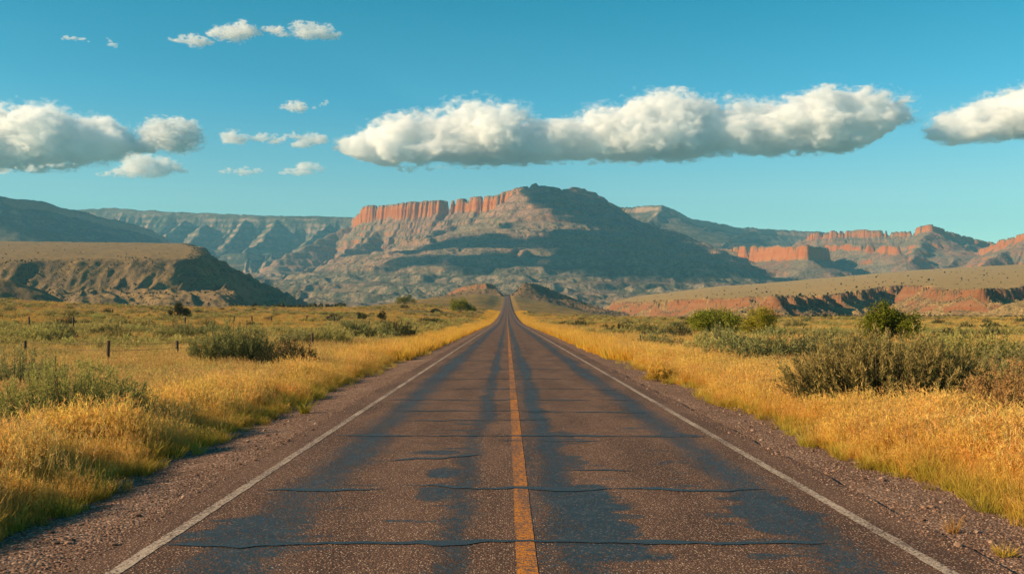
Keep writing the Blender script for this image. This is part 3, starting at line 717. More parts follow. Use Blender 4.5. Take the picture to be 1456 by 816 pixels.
def leafy(name, seed, w, h, n, size, mat, lobes=9, depth=.9, low=0.05, gap=.5, stems=6, trunk=.05):
    """rounded shrub or small tree: leaf clumps round uneven lobes; returns (crown mesh, trunk mesh)"""
    g = np.random.default_rng(seed); mb = MB(); C = []; Rr = []
    for i in range(lobes):
        a = g.uniform(0, 2 * pi); q = math.sqrt(g.uniform(0.02, 1)); r = g.uniform(.17, .30)
        z = low * h + r * h + (1 - q * .75) * g.uniform(.1, .62) * h
        C.append((q * cos(a) * (w / 2 - r * w * .55), q * sin(a) * (w / 2 - r * w * .55) * depth, min(z, h - r * h * .8))); Rr.append(r)
    C = np.array(C); Rr = np.array(Rr)
    nc = max(40, n // 26)              # twig clumps
    li = g.integers(0, lobes, nc); d = g.normal(size=(nc, 3)); d /= np.linalg.norm(d, axis=1)[:, None]
    rr = g.uniform(.35, 1.12, nc) ** .6
    cc = C[li] + d * (Rr[li] * rr)[:, None] * np.array([w * .62, w * .62 * depth, h * .95])
    cr = g.uniform(.035, .085, nc) * min(w, h) * 1.25
    k = g.integers(0, nc, n); pts = cc[k] + g.normal(size=(n, 3)) * cr[k][:, None] * .75
    keep = (pts[:, 2] > 0.02) & (noise3(pts / (min(w, h) * .20), seed) > -.55 * (1 - gap * .6)); pts = pts[keep]
    v, f = leaves(g, pts, size, .55, .25)
    for i in range(stems):
        j = g.integers(0, lobes); e = C[j]; b = np.array([g.normal() * trunk, g.normal() * trunk, -.06])
        m = np.array([e[0] * .35, e[1] * .35, e[2] * .5]) + g.normal(size=3) * .05 * h * np.array([1, 1, .2])
        ts = np.linspace(0, 1, 6)[:, None]; c = (1 - ts) ** 2 * b + 2 * ts * (1 - ts) * m + ts ** 2 * e
        mb.tube(c, np.linspace(trunk, trunk * .22, 6), 5)
        for q in range(3):
            e2 = e + g.normal(size=3) * Rr[j] * h * .6; mb.tube(np.stack([c[3], (c[3] + e2) / 2 + g.normal(size=3) * .03 * h, e2]), [trunk * .4, trunk * .25, trunk * .1], 4)
    return mesh_np(name, v, f, mat, False, {'tip': np.zeros(len(v))}), mb.mesh('trunk', M_BARK)

# ------------------------------------------------------------------ instanced ground cover (one object each)
def instancer(name, pts, protos, idx, scale, rz, tiltv=None):
    me = bpy.data.meshes.new(name); n = len(pts)
    me.vertices.add(n); me.vertices.foreach_set('co', np.asarray(pts, np.float32).ravel())
    rot = np.zeros((n, 3), np.float32); rot[:, 2] = rz
    if tiltv is not None: rot[:, :2] = tiltv
    a = me.attributes.new('rot', 'FLOAT_VECTOR', 'POINT'); a.data.foreach_set('vector', rot.ravel())
    sc3 = np.asarray(scale, np.float32); sc3 = sc3 if sc3.ndim == 2 else np.repeat(sc3[:, None], 3, 1)
    a = me.attributes.new('scl', 'FLOAT_VECTOR', 'POINT'); a.data.foreach_set('vector', np.ascontiguousarray(sc3).ravel())
    a = me.attributes.new('pick', 'INT', 'POINT'); a.data.foreach_set('value', np.asarray(idx, np.int32))
    me.update()
    o = obj(name, me)
    ng = bpy.data.node_groups.new(name, 'GeometryNodeTree')
    ng.interface.new_socket('Geometry', in_out='INPUT', socket_type='NodeSocketGeometry'); ng.interface.new_socket('Geometry', in_out='OUTPUT', socket_type='NodeSocketGeometry')
    N = ng.nodes; L = ng.links; gi = N.new('NodeGroupInput'); go = N.new('NodeGroupOutput')
    g2i = N.new('GeometryNodeGeometryToInstance')
    for pr in reversed(protos):
        oi = N.new('GeometryNodeObjectInfo'); oi.inputs['Object'].default_value = pr; L.new(oi.outputs['Geometry'], g2i.inputs[0])
    iop = N.new('GeometryNodeInstanceOnPoints'); L.new(gi.outputs[0], iop.inputs['Points']); L.new(g2i.outputs[0], iop.inputs['Instance'])
    iop.inputs['Pick Instance'].default_value = True
    def na(nm, ty):
        q = N.new('GeometryNodeInputNamedAttribute'); q.data_type = ty; q.inputs['Name'].default_value = nm; return q.outputs['Attribute']
    L.new(na('pick', 'INT'), iop.inputs['Instance Index']); L.new(na('scl', 'FLOAT_VECTOR'), iop.inputs['Scale'])
    e2r = N.new('FunctionNodeEulerToRotation'); L.new(na('rot', 'FLOAT_VECTOR'), e2r.inputs[0]); L.new(e2r.outputs[0], iop.inputs['Rotation'])
    L.new(iop.outputs['Instances'], go.inputs[0])
    md = o.modifiers.new('scatter', 'NODES'); md.node_group = ng
    return o
def proto(me): return bpy.data.objects.new(me.name, me)

rng = np.random.default_rng(7)
def ground_pts(n, y0, y1, umax=.60, power=1.0):
    """random points on the meadow, density falling with distance"""
    y = y0 * (y1 / y0) ** (rng.uniform(0, 1, n) ** power); u = rng.uniform(-umax, umax, n); x = u * (y + 4)
    return x, y
EDGE_L, EDGE_R = -5.0, 5.25
def verge(x, y):
    """distance outside the ragged gravel edge, on either side of the road"""
    wob = .95 * fbm(y * .22, x * 0 + np.sign(x) * 4, 4, 90) + .3 * fbm(y * 1.1, x * 0 + np.sign(x) * 7, 3, 91)
    return np.where(x < 0, EDGE_L - x, x - EDGE_R) + wob
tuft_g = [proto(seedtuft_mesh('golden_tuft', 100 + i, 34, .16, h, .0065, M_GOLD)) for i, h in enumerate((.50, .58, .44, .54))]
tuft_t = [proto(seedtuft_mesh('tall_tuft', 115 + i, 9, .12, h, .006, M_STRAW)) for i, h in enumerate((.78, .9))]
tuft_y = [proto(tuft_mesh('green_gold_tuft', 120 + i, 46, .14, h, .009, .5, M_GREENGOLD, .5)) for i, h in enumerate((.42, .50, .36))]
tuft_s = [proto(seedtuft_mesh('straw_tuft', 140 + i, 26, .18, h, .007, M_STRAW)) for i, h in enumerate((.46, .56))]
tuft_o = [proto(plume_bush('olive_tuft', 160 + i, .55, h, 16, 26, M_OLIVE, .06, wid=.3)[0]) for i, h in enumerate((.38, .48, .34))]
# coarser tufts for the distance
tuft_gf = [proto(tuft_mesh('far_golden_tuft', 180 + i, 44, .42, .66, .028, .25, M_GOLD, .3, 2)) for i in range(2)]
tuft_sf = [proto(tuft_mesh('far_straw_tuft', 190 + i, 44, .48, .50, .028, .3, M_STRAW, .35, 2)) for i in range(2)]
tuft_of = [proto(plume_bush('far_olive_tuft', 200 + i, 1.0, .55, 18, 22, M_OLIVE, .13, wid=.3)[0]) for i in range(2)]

FEET = []
for px_, py_, w_ in ((1255, 584, 280), (1432, 610, 100), (330, 524, 100), (408, 532, 74), (100, 628, 200), (28, 568, 110), (560, 485, 50), (1022, 501, 44), (938, 542, 26), (1064, 522, 34), (506, 475, 30)):
    q_ = hit(px_, py_); FEET.append((q_[0], q_[1], w_ / FOC * q_[1] * .46))
def clear_of(x, y):
    k = np.ones(len(x), bool)
    for fx, fy, fr in FEET: k &= ((x - fx) / fr) ** 2 + ((y - fy + .35) / (fr * .8 + .7)) ** 2 > 1
    return k
def scatter_grass():
    def put(name, x, y, protos, s, zs=None):
        kk = clear_of(x, y); x, y, s = x[kk], y[kk], s[kk]
        n = len(x); z = gz(x, y)
        sc = np.repeat(s[:, None], 3, 1)
        if zs is not None: sc[:, 2] *= zs
        o = instancer(name, np.c_[x, y, z], protos, rng.integers(0, len(protos), n), sc, rng.uniform(0, 2 * pi, n), rng.normal(size=(n, 2)) * .07)
        tag(o, kind='stuff'); return o
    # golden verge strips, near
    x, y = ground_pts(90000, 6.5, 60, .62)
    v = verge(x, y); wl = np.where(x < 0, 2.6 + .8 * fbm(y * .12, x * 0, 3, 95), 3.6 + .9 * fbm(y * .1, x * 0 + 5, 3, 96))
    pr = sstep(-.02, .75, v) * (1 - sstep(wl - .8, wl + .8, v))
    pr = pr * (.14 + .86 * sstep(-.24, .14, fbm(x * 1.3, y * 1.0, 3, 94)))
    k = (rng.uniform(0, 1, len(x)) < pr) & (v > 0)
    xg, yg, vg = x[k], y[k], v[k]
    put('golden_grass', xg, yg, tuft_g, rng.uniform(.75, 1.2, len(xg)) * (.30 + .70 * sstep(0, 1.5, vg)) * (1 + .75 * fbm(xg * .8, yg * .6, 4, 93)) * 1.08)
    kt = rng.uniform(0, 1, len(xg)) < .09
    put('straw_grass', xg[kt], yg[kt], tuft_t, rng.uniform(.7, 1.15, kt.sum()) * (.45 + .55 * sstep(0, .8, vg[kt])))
    # greener, shorter growth along the very edge and in patches
    x, y = ground_pts(34000, 6.5, 60, .62); v = verge(x, y)
    pr = (sstep(-.12, .05, v) * (1 - sstep(.15, .8, v))) + .55 * sstep(.05, .3, fbm(x * .35, y * .25, 3, 97)) * sstep(.1, .3, v) * (1 - sstep(2, 4, v))
    k = rng.uniform(0, 1, len(x)) < pr * .75
    put('green_gold_grass', x[k], y[k], tuft_y, rng.uniform(.55, 1.25, k.sum()) * (.55 + .45 * sstep(0, .5, v[k])))
    # meadow: straw grass and olive growth in patches
    x, y = ground_pts(60000, 9, 75, .62); v = verge(x, y); pat = fbm(x * .11, y * .09, 4, 98)
    k = (v > 1.6) & (rng.uniform(0, 1, len(x)) < .35 + 1.3 * sstep(-.15, .2, pat)) 
    put('straw_grass', x[k], y[k], tuft_s, rng.uniform(.7, 1.3, k.sum()))
    x, y = ground_pts(26000, 10, 75, .62); v = verge(x, y); pat = fbm(x * .11, y * .09, 4, 98)
    k = (v > 2.4) & (rng.uniform(0, 1, len(x)) < .60 * sstep(.08, -.25, pat))
    put('olive_ground_cover', x[k], y[k], tuft_o, rng.uniform(.7, 1.5, k.sum()))
    # distance
    x, y = ground_pts(80000, 50, 520, .60); v = verge(x, y); wl = 2.6 + .010 * y
    pr = sstep(0, .5, v) * (1 - sstep(wl * .7, wl * 1.4, v)); k = rng.uniform(0, 1, len(x)) < pr
    xa, ya = x[k], y[k]
    yb = rng.uniform(50, 700, 9000); sb = np.where(rng.uniform(0, 1, 9000) < .5, -1, 1); xb = RX + sb * (5.2 + rng.uniform(0, 1, 9000) ** 1.3 * (2.8 + .008 * yb))
    xb2, yb2 = np.r_[xa, xb], np.r_[ya, yb]
    put('golden_grass', xb2, yb2, tuft_gf, rng.uniform(.7, 1.2, len(xb2)))
    x, y = ground_pts(52000, 60, 620, .62); v = verge(x, y); pat = fbm(x * .03, y * .022, 4, 99) + .5 * fbm(x * .1, y * .06, 3, 100)
    k = (v > 2.5) & (rng.uniform(0, 1, len(x)) < .30 + .9 * sstep(-.15, .2, pat))
    put('straw_grass', x[k], y[k], tuft_sf, rng.uniform(.7, 1.4, k.sum()) * (1 + y[k] / 600))
    k = (v > 3.5) & (rng.uniform(0, 1, len(x)) < .45 * sstep(.06, -.25, pat))
    put('olive_ground_cover', x[k], y[k], tuft_of, rng.uniform(.6, 1.3, k.sum()) * (1 + y[k] / 500))
scatter_grass()

# gravel stones on the shoulders
def stone_mesh(seed):
    import bmesh
    bm = bmesh.new(); bmesh.ops.create_icosphere(bm, subdivisions=1, radius=1); g = np.random.default_rng(seed)
    for vtx in bm.verts: vtx.co *= g.uniform(.7, 1.15); vtx.co.z *= .62
    me = bpy.data.meshes.new('stone'); bm.to_mesh(me); bm.free()
    t = NT('gravel_stone'); oi = t.n('ObjectInfo')
    c = t.ramp(oi.outputs['Random'], [(0, (.08, .045, .032)), (.45, (.20, .115, .078)), (.85, (.28, .175, .12)), (1, (.38, .26, .19))])
    me.materials.append(t.done(t.bsdf(c, .9, .15))); return me
def scatter_stones():
    n = 30000; y = 6 * (42 / 6) ** (rng.uniform(0, 1, n)); sd_ = rng.uniform(0, 1, n) < .55
    q = rng.uniform(0, 1, n); x = np.where(sd_, -3.55 - q * 2.1, 3.95 + q * 1.9)
    z = gz(x, y); s = .006 + .012 * rng.uniform(0, 1, n) ** 2.5 + .03 * (rng.uniform(0, 1, n) > .992)
    zr_ = np.where((x > -3.72) & (x < 4.16), road_z(x, y), z)
    o = instancer('gravel', np.c_[x, y, zr_ + s * .25], [proto(stone_mesh(i)) for i in range(3)], rng.integers(0, 3, n), s, rng.uniform(0, 6.28, n))
    tag(o, kind='stuff')
scatter_stones()

# scrub on the hillsides and mesa slopes
def scrub_proto(seed, n=70, dark=True):
    g = np.random.default_rng(seed); d = g.normal(size=(n, 3)); d /= np.linalg.norm(d, axis=1)[:, None]; d[:, 2] = np.abs(d[:, 2])
    p = d * g.uniform(.4, 1, n)[:, None] * np.array([.5, .5, .8]); v, f = leaves(g, p, .42, .8)
    return proto(mesh_np('scrub', v, f, M_SCRUB, False, {'tip': np.zeros(len(v))}))
SCR = [scrub_proto(300 + i) for i in range(4)]
def scatter_scrub(name, X, Y, Z, n, smin, smax_, prob, hmin=5):
    i = rng.integers(0, X.shape[0] - 1, n); j = rng.integers(0, X.shape[1] - 1, n); a = rng.uniform(0, 1, n); b = rng.uniform(0, 1, n)
    def bl(A): return A[i, j] * (1 - a) * (1 - b) + A[i + 1, j] * a * (1 - b) + A[i, j + 1] * (1 - a) * b + A[i + 1, j + 1] * a * b
    x, y, z = bl(X), bl(Y), bl(Z)
    dz = np.hypot(Z[i, j + 1] - Z[i, j], Z[i + 1, j] - Z[i, j]) / (np.hypot(X[i, j + 1] - X[i, j], Y[i + 1, j] - Y[i, j]) + 1)
    k = (z > hmin) & (rng.uniform(0, 1, n) < prob(x, y, z, dz)); x, y, z = x[k], y[k], z[k]; m = len(x)
    o = instancer(name, np.c_[x, y, z - .1], SCR, rng.integers(0, 4, m), smin + (smax_ - smin) * rng.uniform(0, 1, m) ** 2, rng.uniform(0, 6.28, m)); tag(o, kind='stuff')
scatter_scrub('hillside_scrub', HX, HY, HZ, 42000, 1.0, 2.6, lambda x, y, z, s: np.where(poly_sd(x, y, HILL_POLY) > -10, .85 * sstep(-.35, .15, fbm(x / 60, y / 60, 3, 900)), .05 * sstep(0, .3, fbm(x / 90, y / 30, 3, 901))))
scatter_scrub('scarp_scrub', BX, BY, BZ, 24000, .8, 2.8, lambda x, y, z, s: np.where(poly_sd(x, y, BENCH_POLY) > 2, .6, .16 * sstep(-.1, .35, fbm(x / 120, y / 60, 3, 903))))
scatter_scrub('knoll_scrub', KX, KY, KZ, 9000, 1.0, 3.2, lambda x, y, z, s: np.where(x > 25, .55, .28) * (np.abs(x - RX) > 9))
scatter_scrub('slope_scrub', MX, MY, MH, 26000, 3.0, 6.5, lambda x, y, z, s: np.where(s > 1.1, .02, .8 * sstep(-.25, .25, fbm(x / 260, y / 260, 4, 902))), 30)
def treeline():
    n = 420; px = rng.uniform(318, 490, n); Yv = 620 + 300 * rng.uniform(0, 1, n); x = (px - VX) / FOC * Yv
    o = instancer('treeline', np.c_[x, Yv, gz(x, Yv) - .2], SCR, rng.integers(0, 4, n), rng.uniform(2.2, 5.5, n), rng.uniform(0, 6.28, n)); tag(o, kind='stuff')
    px = rng.uniform(1090, 1460, 700); Yv = rng.uniform(560, 1150, 700); x = (px - VX) / FOC * Yv
    o = instancer('scrubland', np.c_[x, Yv, gz(x, Yv) - .2], SCR, rng.integers(0, 4, 700), rng.uniform(1.0, 3.0, 700), rng.uniform(0, 6.28, 700)); tag(o, kind='stuff')
treeline()

# ------------------------------------------------------------------ trees and shrubs one can tell apart
def plant(kind, px, py, wpx, hpx, label, cat, mat, style='leafy', seed=0, n=5000, size=None, parts=('crown', 'trunk'), group=None, **kw):
    x, y, z = hit(px, py); W = wpx / FOC * y; Hh = hpx / FOC * y
    root = empty(kind, (x, y, z - .02), 0)
    tag(root, label, cat, group)
    if style == 'leafy':
        c, tr = leafy(parts[0], seed, W, Hh, n, size or max(.05, .035 * Hh), mat, **kw)
    else:
        c, tr = plume_bush(parts[0], seed, W, Hh, kw.pop('nst', 60), kw.pop('per', 60), mat, size or .06, **kw)
    tr.name = parts[1]
    obj(parts[0], c, root); obj(parts[1], tr, root)
    return root
plant('juniper_tree', 256, 453, 34, 26, 'dark round juniper standing alone just behind the wire fence', 'tree', M_DARK, seed=1, n=7000, size=.22, lobes=8, stems=7, trunk=.09)
plant('shrub', 577, 434, 36, 17, 'round dark green shrub on the skyline of the meadow below the mesa', 'shrub', M_GREEN, seed=2, n=5000, size=.45, lobes=9, trunk=.12)
plant('shrub', 653, 445, 34, 25, 'bright green leafy shrub near the road below the rocky knoll', 'shrub', M_GREEN, seed=3, n=6000, size=.38, lobes=10, trunk=.12)
plant('shrub', 671, 444, 14, 12, 'small green shrub tucked beside the bright green one below the knoll', 'shrub', M_GREEN, seed=4, n=2500, size=.3, lobes=6, trunk=.08)
plant('juniper_tree', 514, 457, 14, 19, 'small dark juniper with a rounded top between shrub clumps', 'tree', M_DARK, seed=5, n=2600, size=.16, lobes=6, trunk=.07)
plant('juniper_tree', 542, 459, 14, 22, 'small dark juniper with a narrow two-tiered top', 'tree', M_DARK, seed=6, n=2600, size=.16, lobes=7, trunk=.07)
plant('juniper_tree', 616, 446, 10, 9, 'tiny dark juniper on the meadow nearest the bright green shrubs', 'tree', M_DARK, seed=7, n=1800, size=.2, lobes=5, trunk=.06)
plant('shrub', 1018, 478, 92, 52, 'broad dark green shrub beside the yellow-green bush in front of the scarp', 'shrub', M_GREEN, seed=8, n=15000, size=.17, lobes=16, trunk=.07, stems=12)
plant('shrub', 1079, 481, 50, 54, 'rounded yellow-green bush next to the broad dark green shrub', 'shrub', M_YGREEN, seed=9, n=9000, size=.14, lobes=9, trunk=.05)
plant('cottonwood_tree', 1266, 490, 84, 66, 'leafy green tree rising behind the tall sagebrush clump', 'tree', M_GREEN, seed=10, n=15000, size=.14, lobes=14, trunk=.08, stems=10)
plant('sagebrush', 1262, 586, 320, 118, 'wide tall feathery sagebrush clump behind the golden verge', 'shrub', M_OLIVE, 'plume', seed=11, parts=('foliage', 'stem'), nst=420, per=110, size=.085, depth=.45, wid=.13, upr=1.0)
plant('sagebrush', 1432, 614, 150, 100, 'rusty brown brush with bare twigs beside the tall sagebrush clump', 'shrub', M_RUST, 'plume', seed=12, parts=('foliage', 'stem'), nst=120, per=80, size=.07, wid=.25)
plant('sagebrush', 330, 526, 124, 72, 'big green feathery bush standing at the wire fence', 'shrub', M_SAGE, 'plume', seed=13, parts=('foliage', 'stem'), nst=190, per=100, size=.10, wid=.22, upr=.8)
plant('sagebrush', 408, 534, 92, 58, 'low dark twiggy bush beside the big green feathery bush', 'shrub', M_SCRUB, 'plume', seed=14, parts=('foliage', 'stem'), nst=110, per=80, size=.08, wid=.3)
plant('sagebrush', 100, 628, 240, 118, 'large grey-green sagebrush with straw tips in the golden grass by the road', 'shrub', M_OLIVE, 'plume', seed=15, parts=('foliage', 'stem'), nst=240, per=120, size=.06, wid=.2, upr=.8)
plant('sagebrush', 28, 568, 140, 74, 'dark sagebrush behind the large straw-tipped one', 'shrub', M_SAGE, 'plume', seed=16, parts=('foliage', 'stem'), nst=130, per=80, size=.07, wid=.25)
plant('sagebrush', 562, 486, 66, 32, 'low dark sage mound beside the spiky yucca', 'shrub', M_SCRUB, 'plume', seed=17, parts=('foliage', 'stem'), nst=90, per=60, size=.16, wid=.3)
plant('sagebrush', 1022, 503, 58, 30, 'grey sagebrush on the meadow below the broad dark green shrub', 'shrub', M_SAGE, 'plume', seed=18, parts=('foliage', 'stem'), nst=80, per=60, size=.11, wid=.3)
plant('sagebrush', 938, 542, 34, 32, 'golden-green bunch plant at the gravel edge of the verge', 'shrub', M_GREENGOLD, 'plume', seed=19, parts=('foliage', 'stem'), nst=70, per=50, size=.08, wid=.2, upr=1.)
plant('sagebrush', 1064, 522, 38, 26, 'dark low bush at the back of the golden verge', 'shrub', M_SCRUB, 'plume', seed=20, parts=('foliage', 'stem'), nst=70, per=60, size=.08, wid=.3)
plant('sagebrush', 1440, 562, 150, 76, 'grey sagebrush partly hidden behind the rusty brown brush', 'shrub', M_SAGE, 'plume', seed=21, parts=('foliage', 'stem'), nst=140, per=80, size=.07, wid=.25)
# spiky yucca and verge plants
def spiky(kind, px, py, wpx, hpx, label, n, mat, wid, bend, seed, spread=.9):
    x, y, z = hit(px, py); r = wpx / FOC * y / 2; h = hpx / FOC * y
    o = obj(kind, tuft_mesh(kind, seed, n, r * .35, h, wid, bend, mat, spread), None, (x, y, z)); tag(o, label, 'plant'); return o
spiky('yucca', 506, 475, 48, 27, 'spiky yucca with long stiff leaves beside the low dark sage mound', 260, M_SAGE, .09, .12, 31, 1.1)
spiky('weed', 433, 588, 24, 28, 'bright yellow-green weed sprouting at the edge of the gravel', 90, M_YGREEN, .014, .5, 32, .7)
spiky('grass_tuft', 1354, 757, 34, 34, 'pale dry grass tuft standing alone on the gravel shoulder', 60, M_STRAW, .006, .35, 33, .55)
spiky('grass_tuft', 1428, 790, 60, 26, 'low green-gold grass tuft spreading on the gravel shoulder', 120, M_GREENGOLD, .007, .5, 34, .8)

# sagebrush dotted over the meadow
def meadow_shrubs():
    kinds = [(M_OLIVE, 'olive'), (M_SAGE, 'grey'), (M_SCRUB, 'dark')]
    protos = []
    for i, (m, nm) in enumerate(kinds):
        for j in range(2):
            f, s = plume_bush('sagebrush', 400 + 10 * i + j, 2.0, 1.0, 70, 46, m, .10, wid=.3)
            protos.append((f, nm))
    g = np.random.default_rng(77); placed = 0; first = {}
    lab = {('olive', -1): 'olive sagebrush dotted over the fenced meadow', ('olive', 1): 'olive sagebrush dotted over the meadow before the scarp',
           ('grey', -1): 'grey sagebrush dotted over the fenced meadow', ('grey', 1): 'grey sagebrush dotted over the meadow before the scarp',
           ('dark', -1): 'dark low sagebrush dotted over the fenced meadow', ('dark', 1): 'dark low sagebrush dotted over the meadow before the scarp'}
    while placed < 230:
        y = 20 * (430 / 20) ** g.uniform(0, 1); u = g.uniform(-.56, .56); x = u * y
        if abs(x - RX) < 9 + .01 * y: continue
        if fbm(np.array([x * .02]), np.array([y * .02]), 3, 98)[0] > .12: continue
        px = VX + FOC * x / y
        if y < 34 and (px < 240 or px > 1080): continue
        me, nm = protos[g.integers(0, len(protos))]
        o = obj('sagebrush', me, None, (x, y, float(gz(x, y)) - .05)); o.rotation_euler = (0, 0, g.uniform(0, 6.28))
        s = g.uniform(.7, 1.6) * (1 + y / 900); o.scale = (s, s, s * g.uniform(.75, 1.15))
        k = (nm, -1 if x < 0 else 1); tag(o, lab[k], 'shrub', lab[k].replace('sagebrush', 'sagebrush plants')); placed += 1
meadow_shrubs()
# junipers on the bench
def bench_trees():
    c, tr = leafy('juniper_tree', 500, 6, 5, 900, 1.1, M_DARK, 6, trunk=.3)
    spots = [(1121, 423), (1138, 421), (1159, 420), (1176, 419), (1190, 420), (1197, 405), (1188, 412), (1217, 409), (1230, 419), (1206, 418), (1277, 418), (1291, 393), (1310, 395), (1343, 388), (1353, 387), (1368, 397), (1030, 414), (1075, 412), (1255, 402), (1400, 392), (1433, 396), (1320, 399), (1040, 418), (1090, 416), (1283, 404), (1246, 395)]
    for i, (px, py) in enumerate(spots):
        x, y, z = hit(px, py, bench_z, 1100, 3500)
        o = obj('juniper_tree', c, None, (x, y, z - .3)); s = [.7, 1.0, .55, .85][i % 4]; o.scale = (s, s, s); o.rotation_euler = (0, 0, i * 1.3)
        tag(o, 'dark juniper dot on the straw-coloured bench above the scarp', 'tree', 'junipers dotted over the bench')
bench_trees()

# ------------------------------------------------------------------ wire fences
def fence(spots, label, hs, seed):
    g = np.random.default_rng(seed); pts = [hit(px, py) for px, py in spots]
    root = empty('wire_fence', pts[0]); tag(root, label, 'fence'); b0 = np.array(pts[0]); tops = []
    for p, h in zip(pts, hs):
        q = np.array(p) - b0; lean = g.normal(size=2) * .03 * h; mb = MB(); r = .05 + .0006 * p[1]
        mb.tube([q + (0, 0, -.2), q + (lean[0] * .5, lean[1] * .5, h * .5), q + (lean[0], lean[1], h - .02), q + (lean[0], lean[1], h)], [r, r * .95, r * .9, r * .6], 7)
        obj('post', mb.mesh('post', M_POST), root); tops.append((q, lean, h))
    for f in (.38, .64, .9):
        mb = MB(); pl = []
        for a, b in zip(tops[:-1], tops[1:]):
            A = a[0] + np.array([a[1][0] * f, a[1][1] * f, a[2] * f]); B = b[0] + np.array([b[1][0] * f, b[1][1] * f, b[2] * f])
            for t in np.linspace(0, 1, 8)[:-1]: pl.append(A * (1 - t) + B * t - np.array([0, 0, .12 * t * (1 - t)]))
        pl.append(B); mb.tube(pl, .007, 4); obj('wire', mb.mesh('wire', M_WIRE), root)
fence([(-70, 514), (36, 510), (153, 524), (252, 512), (361, 508), (444, 497)], 'nearer wire fence with thin dark posts among the tall grass', [1.0, .95, 1.15, .95, 1.0, 1.0], 1)
fence([(-20, 468), (42, 467), (103, 472), (157, 467), (215, 464), (263, 463), (293, 460), (333, 459), (358, 459), (386, 458), (436, 457), (475, 457), (525, 470)], 'farther wire fence with leaning posts crossing the meadow below the hill', [1.5, 1.6, 1.75, 1.35, 1.0, 1.5, 1.3, 1.4, 1.5, 1.2, 1.3, 1.2, 1.4], 2)
def lone_post(px, py, h, label):
    x, y, z = hit(px, py); mb = MB(); mb.tube([(0, 0, -.2), (.01, 0, h * .6), (.03, 0, h)], [.05, .045, .04], 7)
    o = obj('fence_post', mb.mesh('fence_post', M_POST), None, (x, y, z)); tag(o, label, 'fence post')
lone_post(910, 496, .95, 'single dark fence post in the golden grass across the road from the wire fences')

# ------------------------------------------------------------------ clouds
def mat_cloud(name, dens, veil):
    t = NT(name)
    v = t.n('VolumePrincipled'); v.inputs['Color'].default_value = (1, 1, 1, 1); v.inputs['Density'].default_value = dens; v.inputs['Anisotropy'].default_value = .15
    t.l(v.outputs[0], t.out.inputs['Volume'])
    if veil <= 0: t.m.cycles.homogeneous_volume = True; return t.m
    a = t.n('BsdfTransparent'); b = t.n('BsdfTranslucent'); b.inputs[0].default_value = (.9, .9, .9, 1); m = t.n('MixShader'); m.inputs[0].default_value = veil
    t.l(a.outputs[0], m.inputs[1]); t.l(b.outputs[0], m.inputs[2]); t.l(m.outputs[0], t.out.inputs['Surface'])
    t.m.cycles.homogeneous_volume = True
    return t.m
M_CLOUD = mat_cloud('cumulus', .019, .03); M_WISP = mat_cloud('thin_cloud', .012, .03)
M_FRINGE = mat_cloud('cloud_fringe', .0026, .0)
M_DENSE = mat_cloud('added_shade_cumulus', .03, .03)  # only for the unseen clouds added to cast shade
CY = 10500.
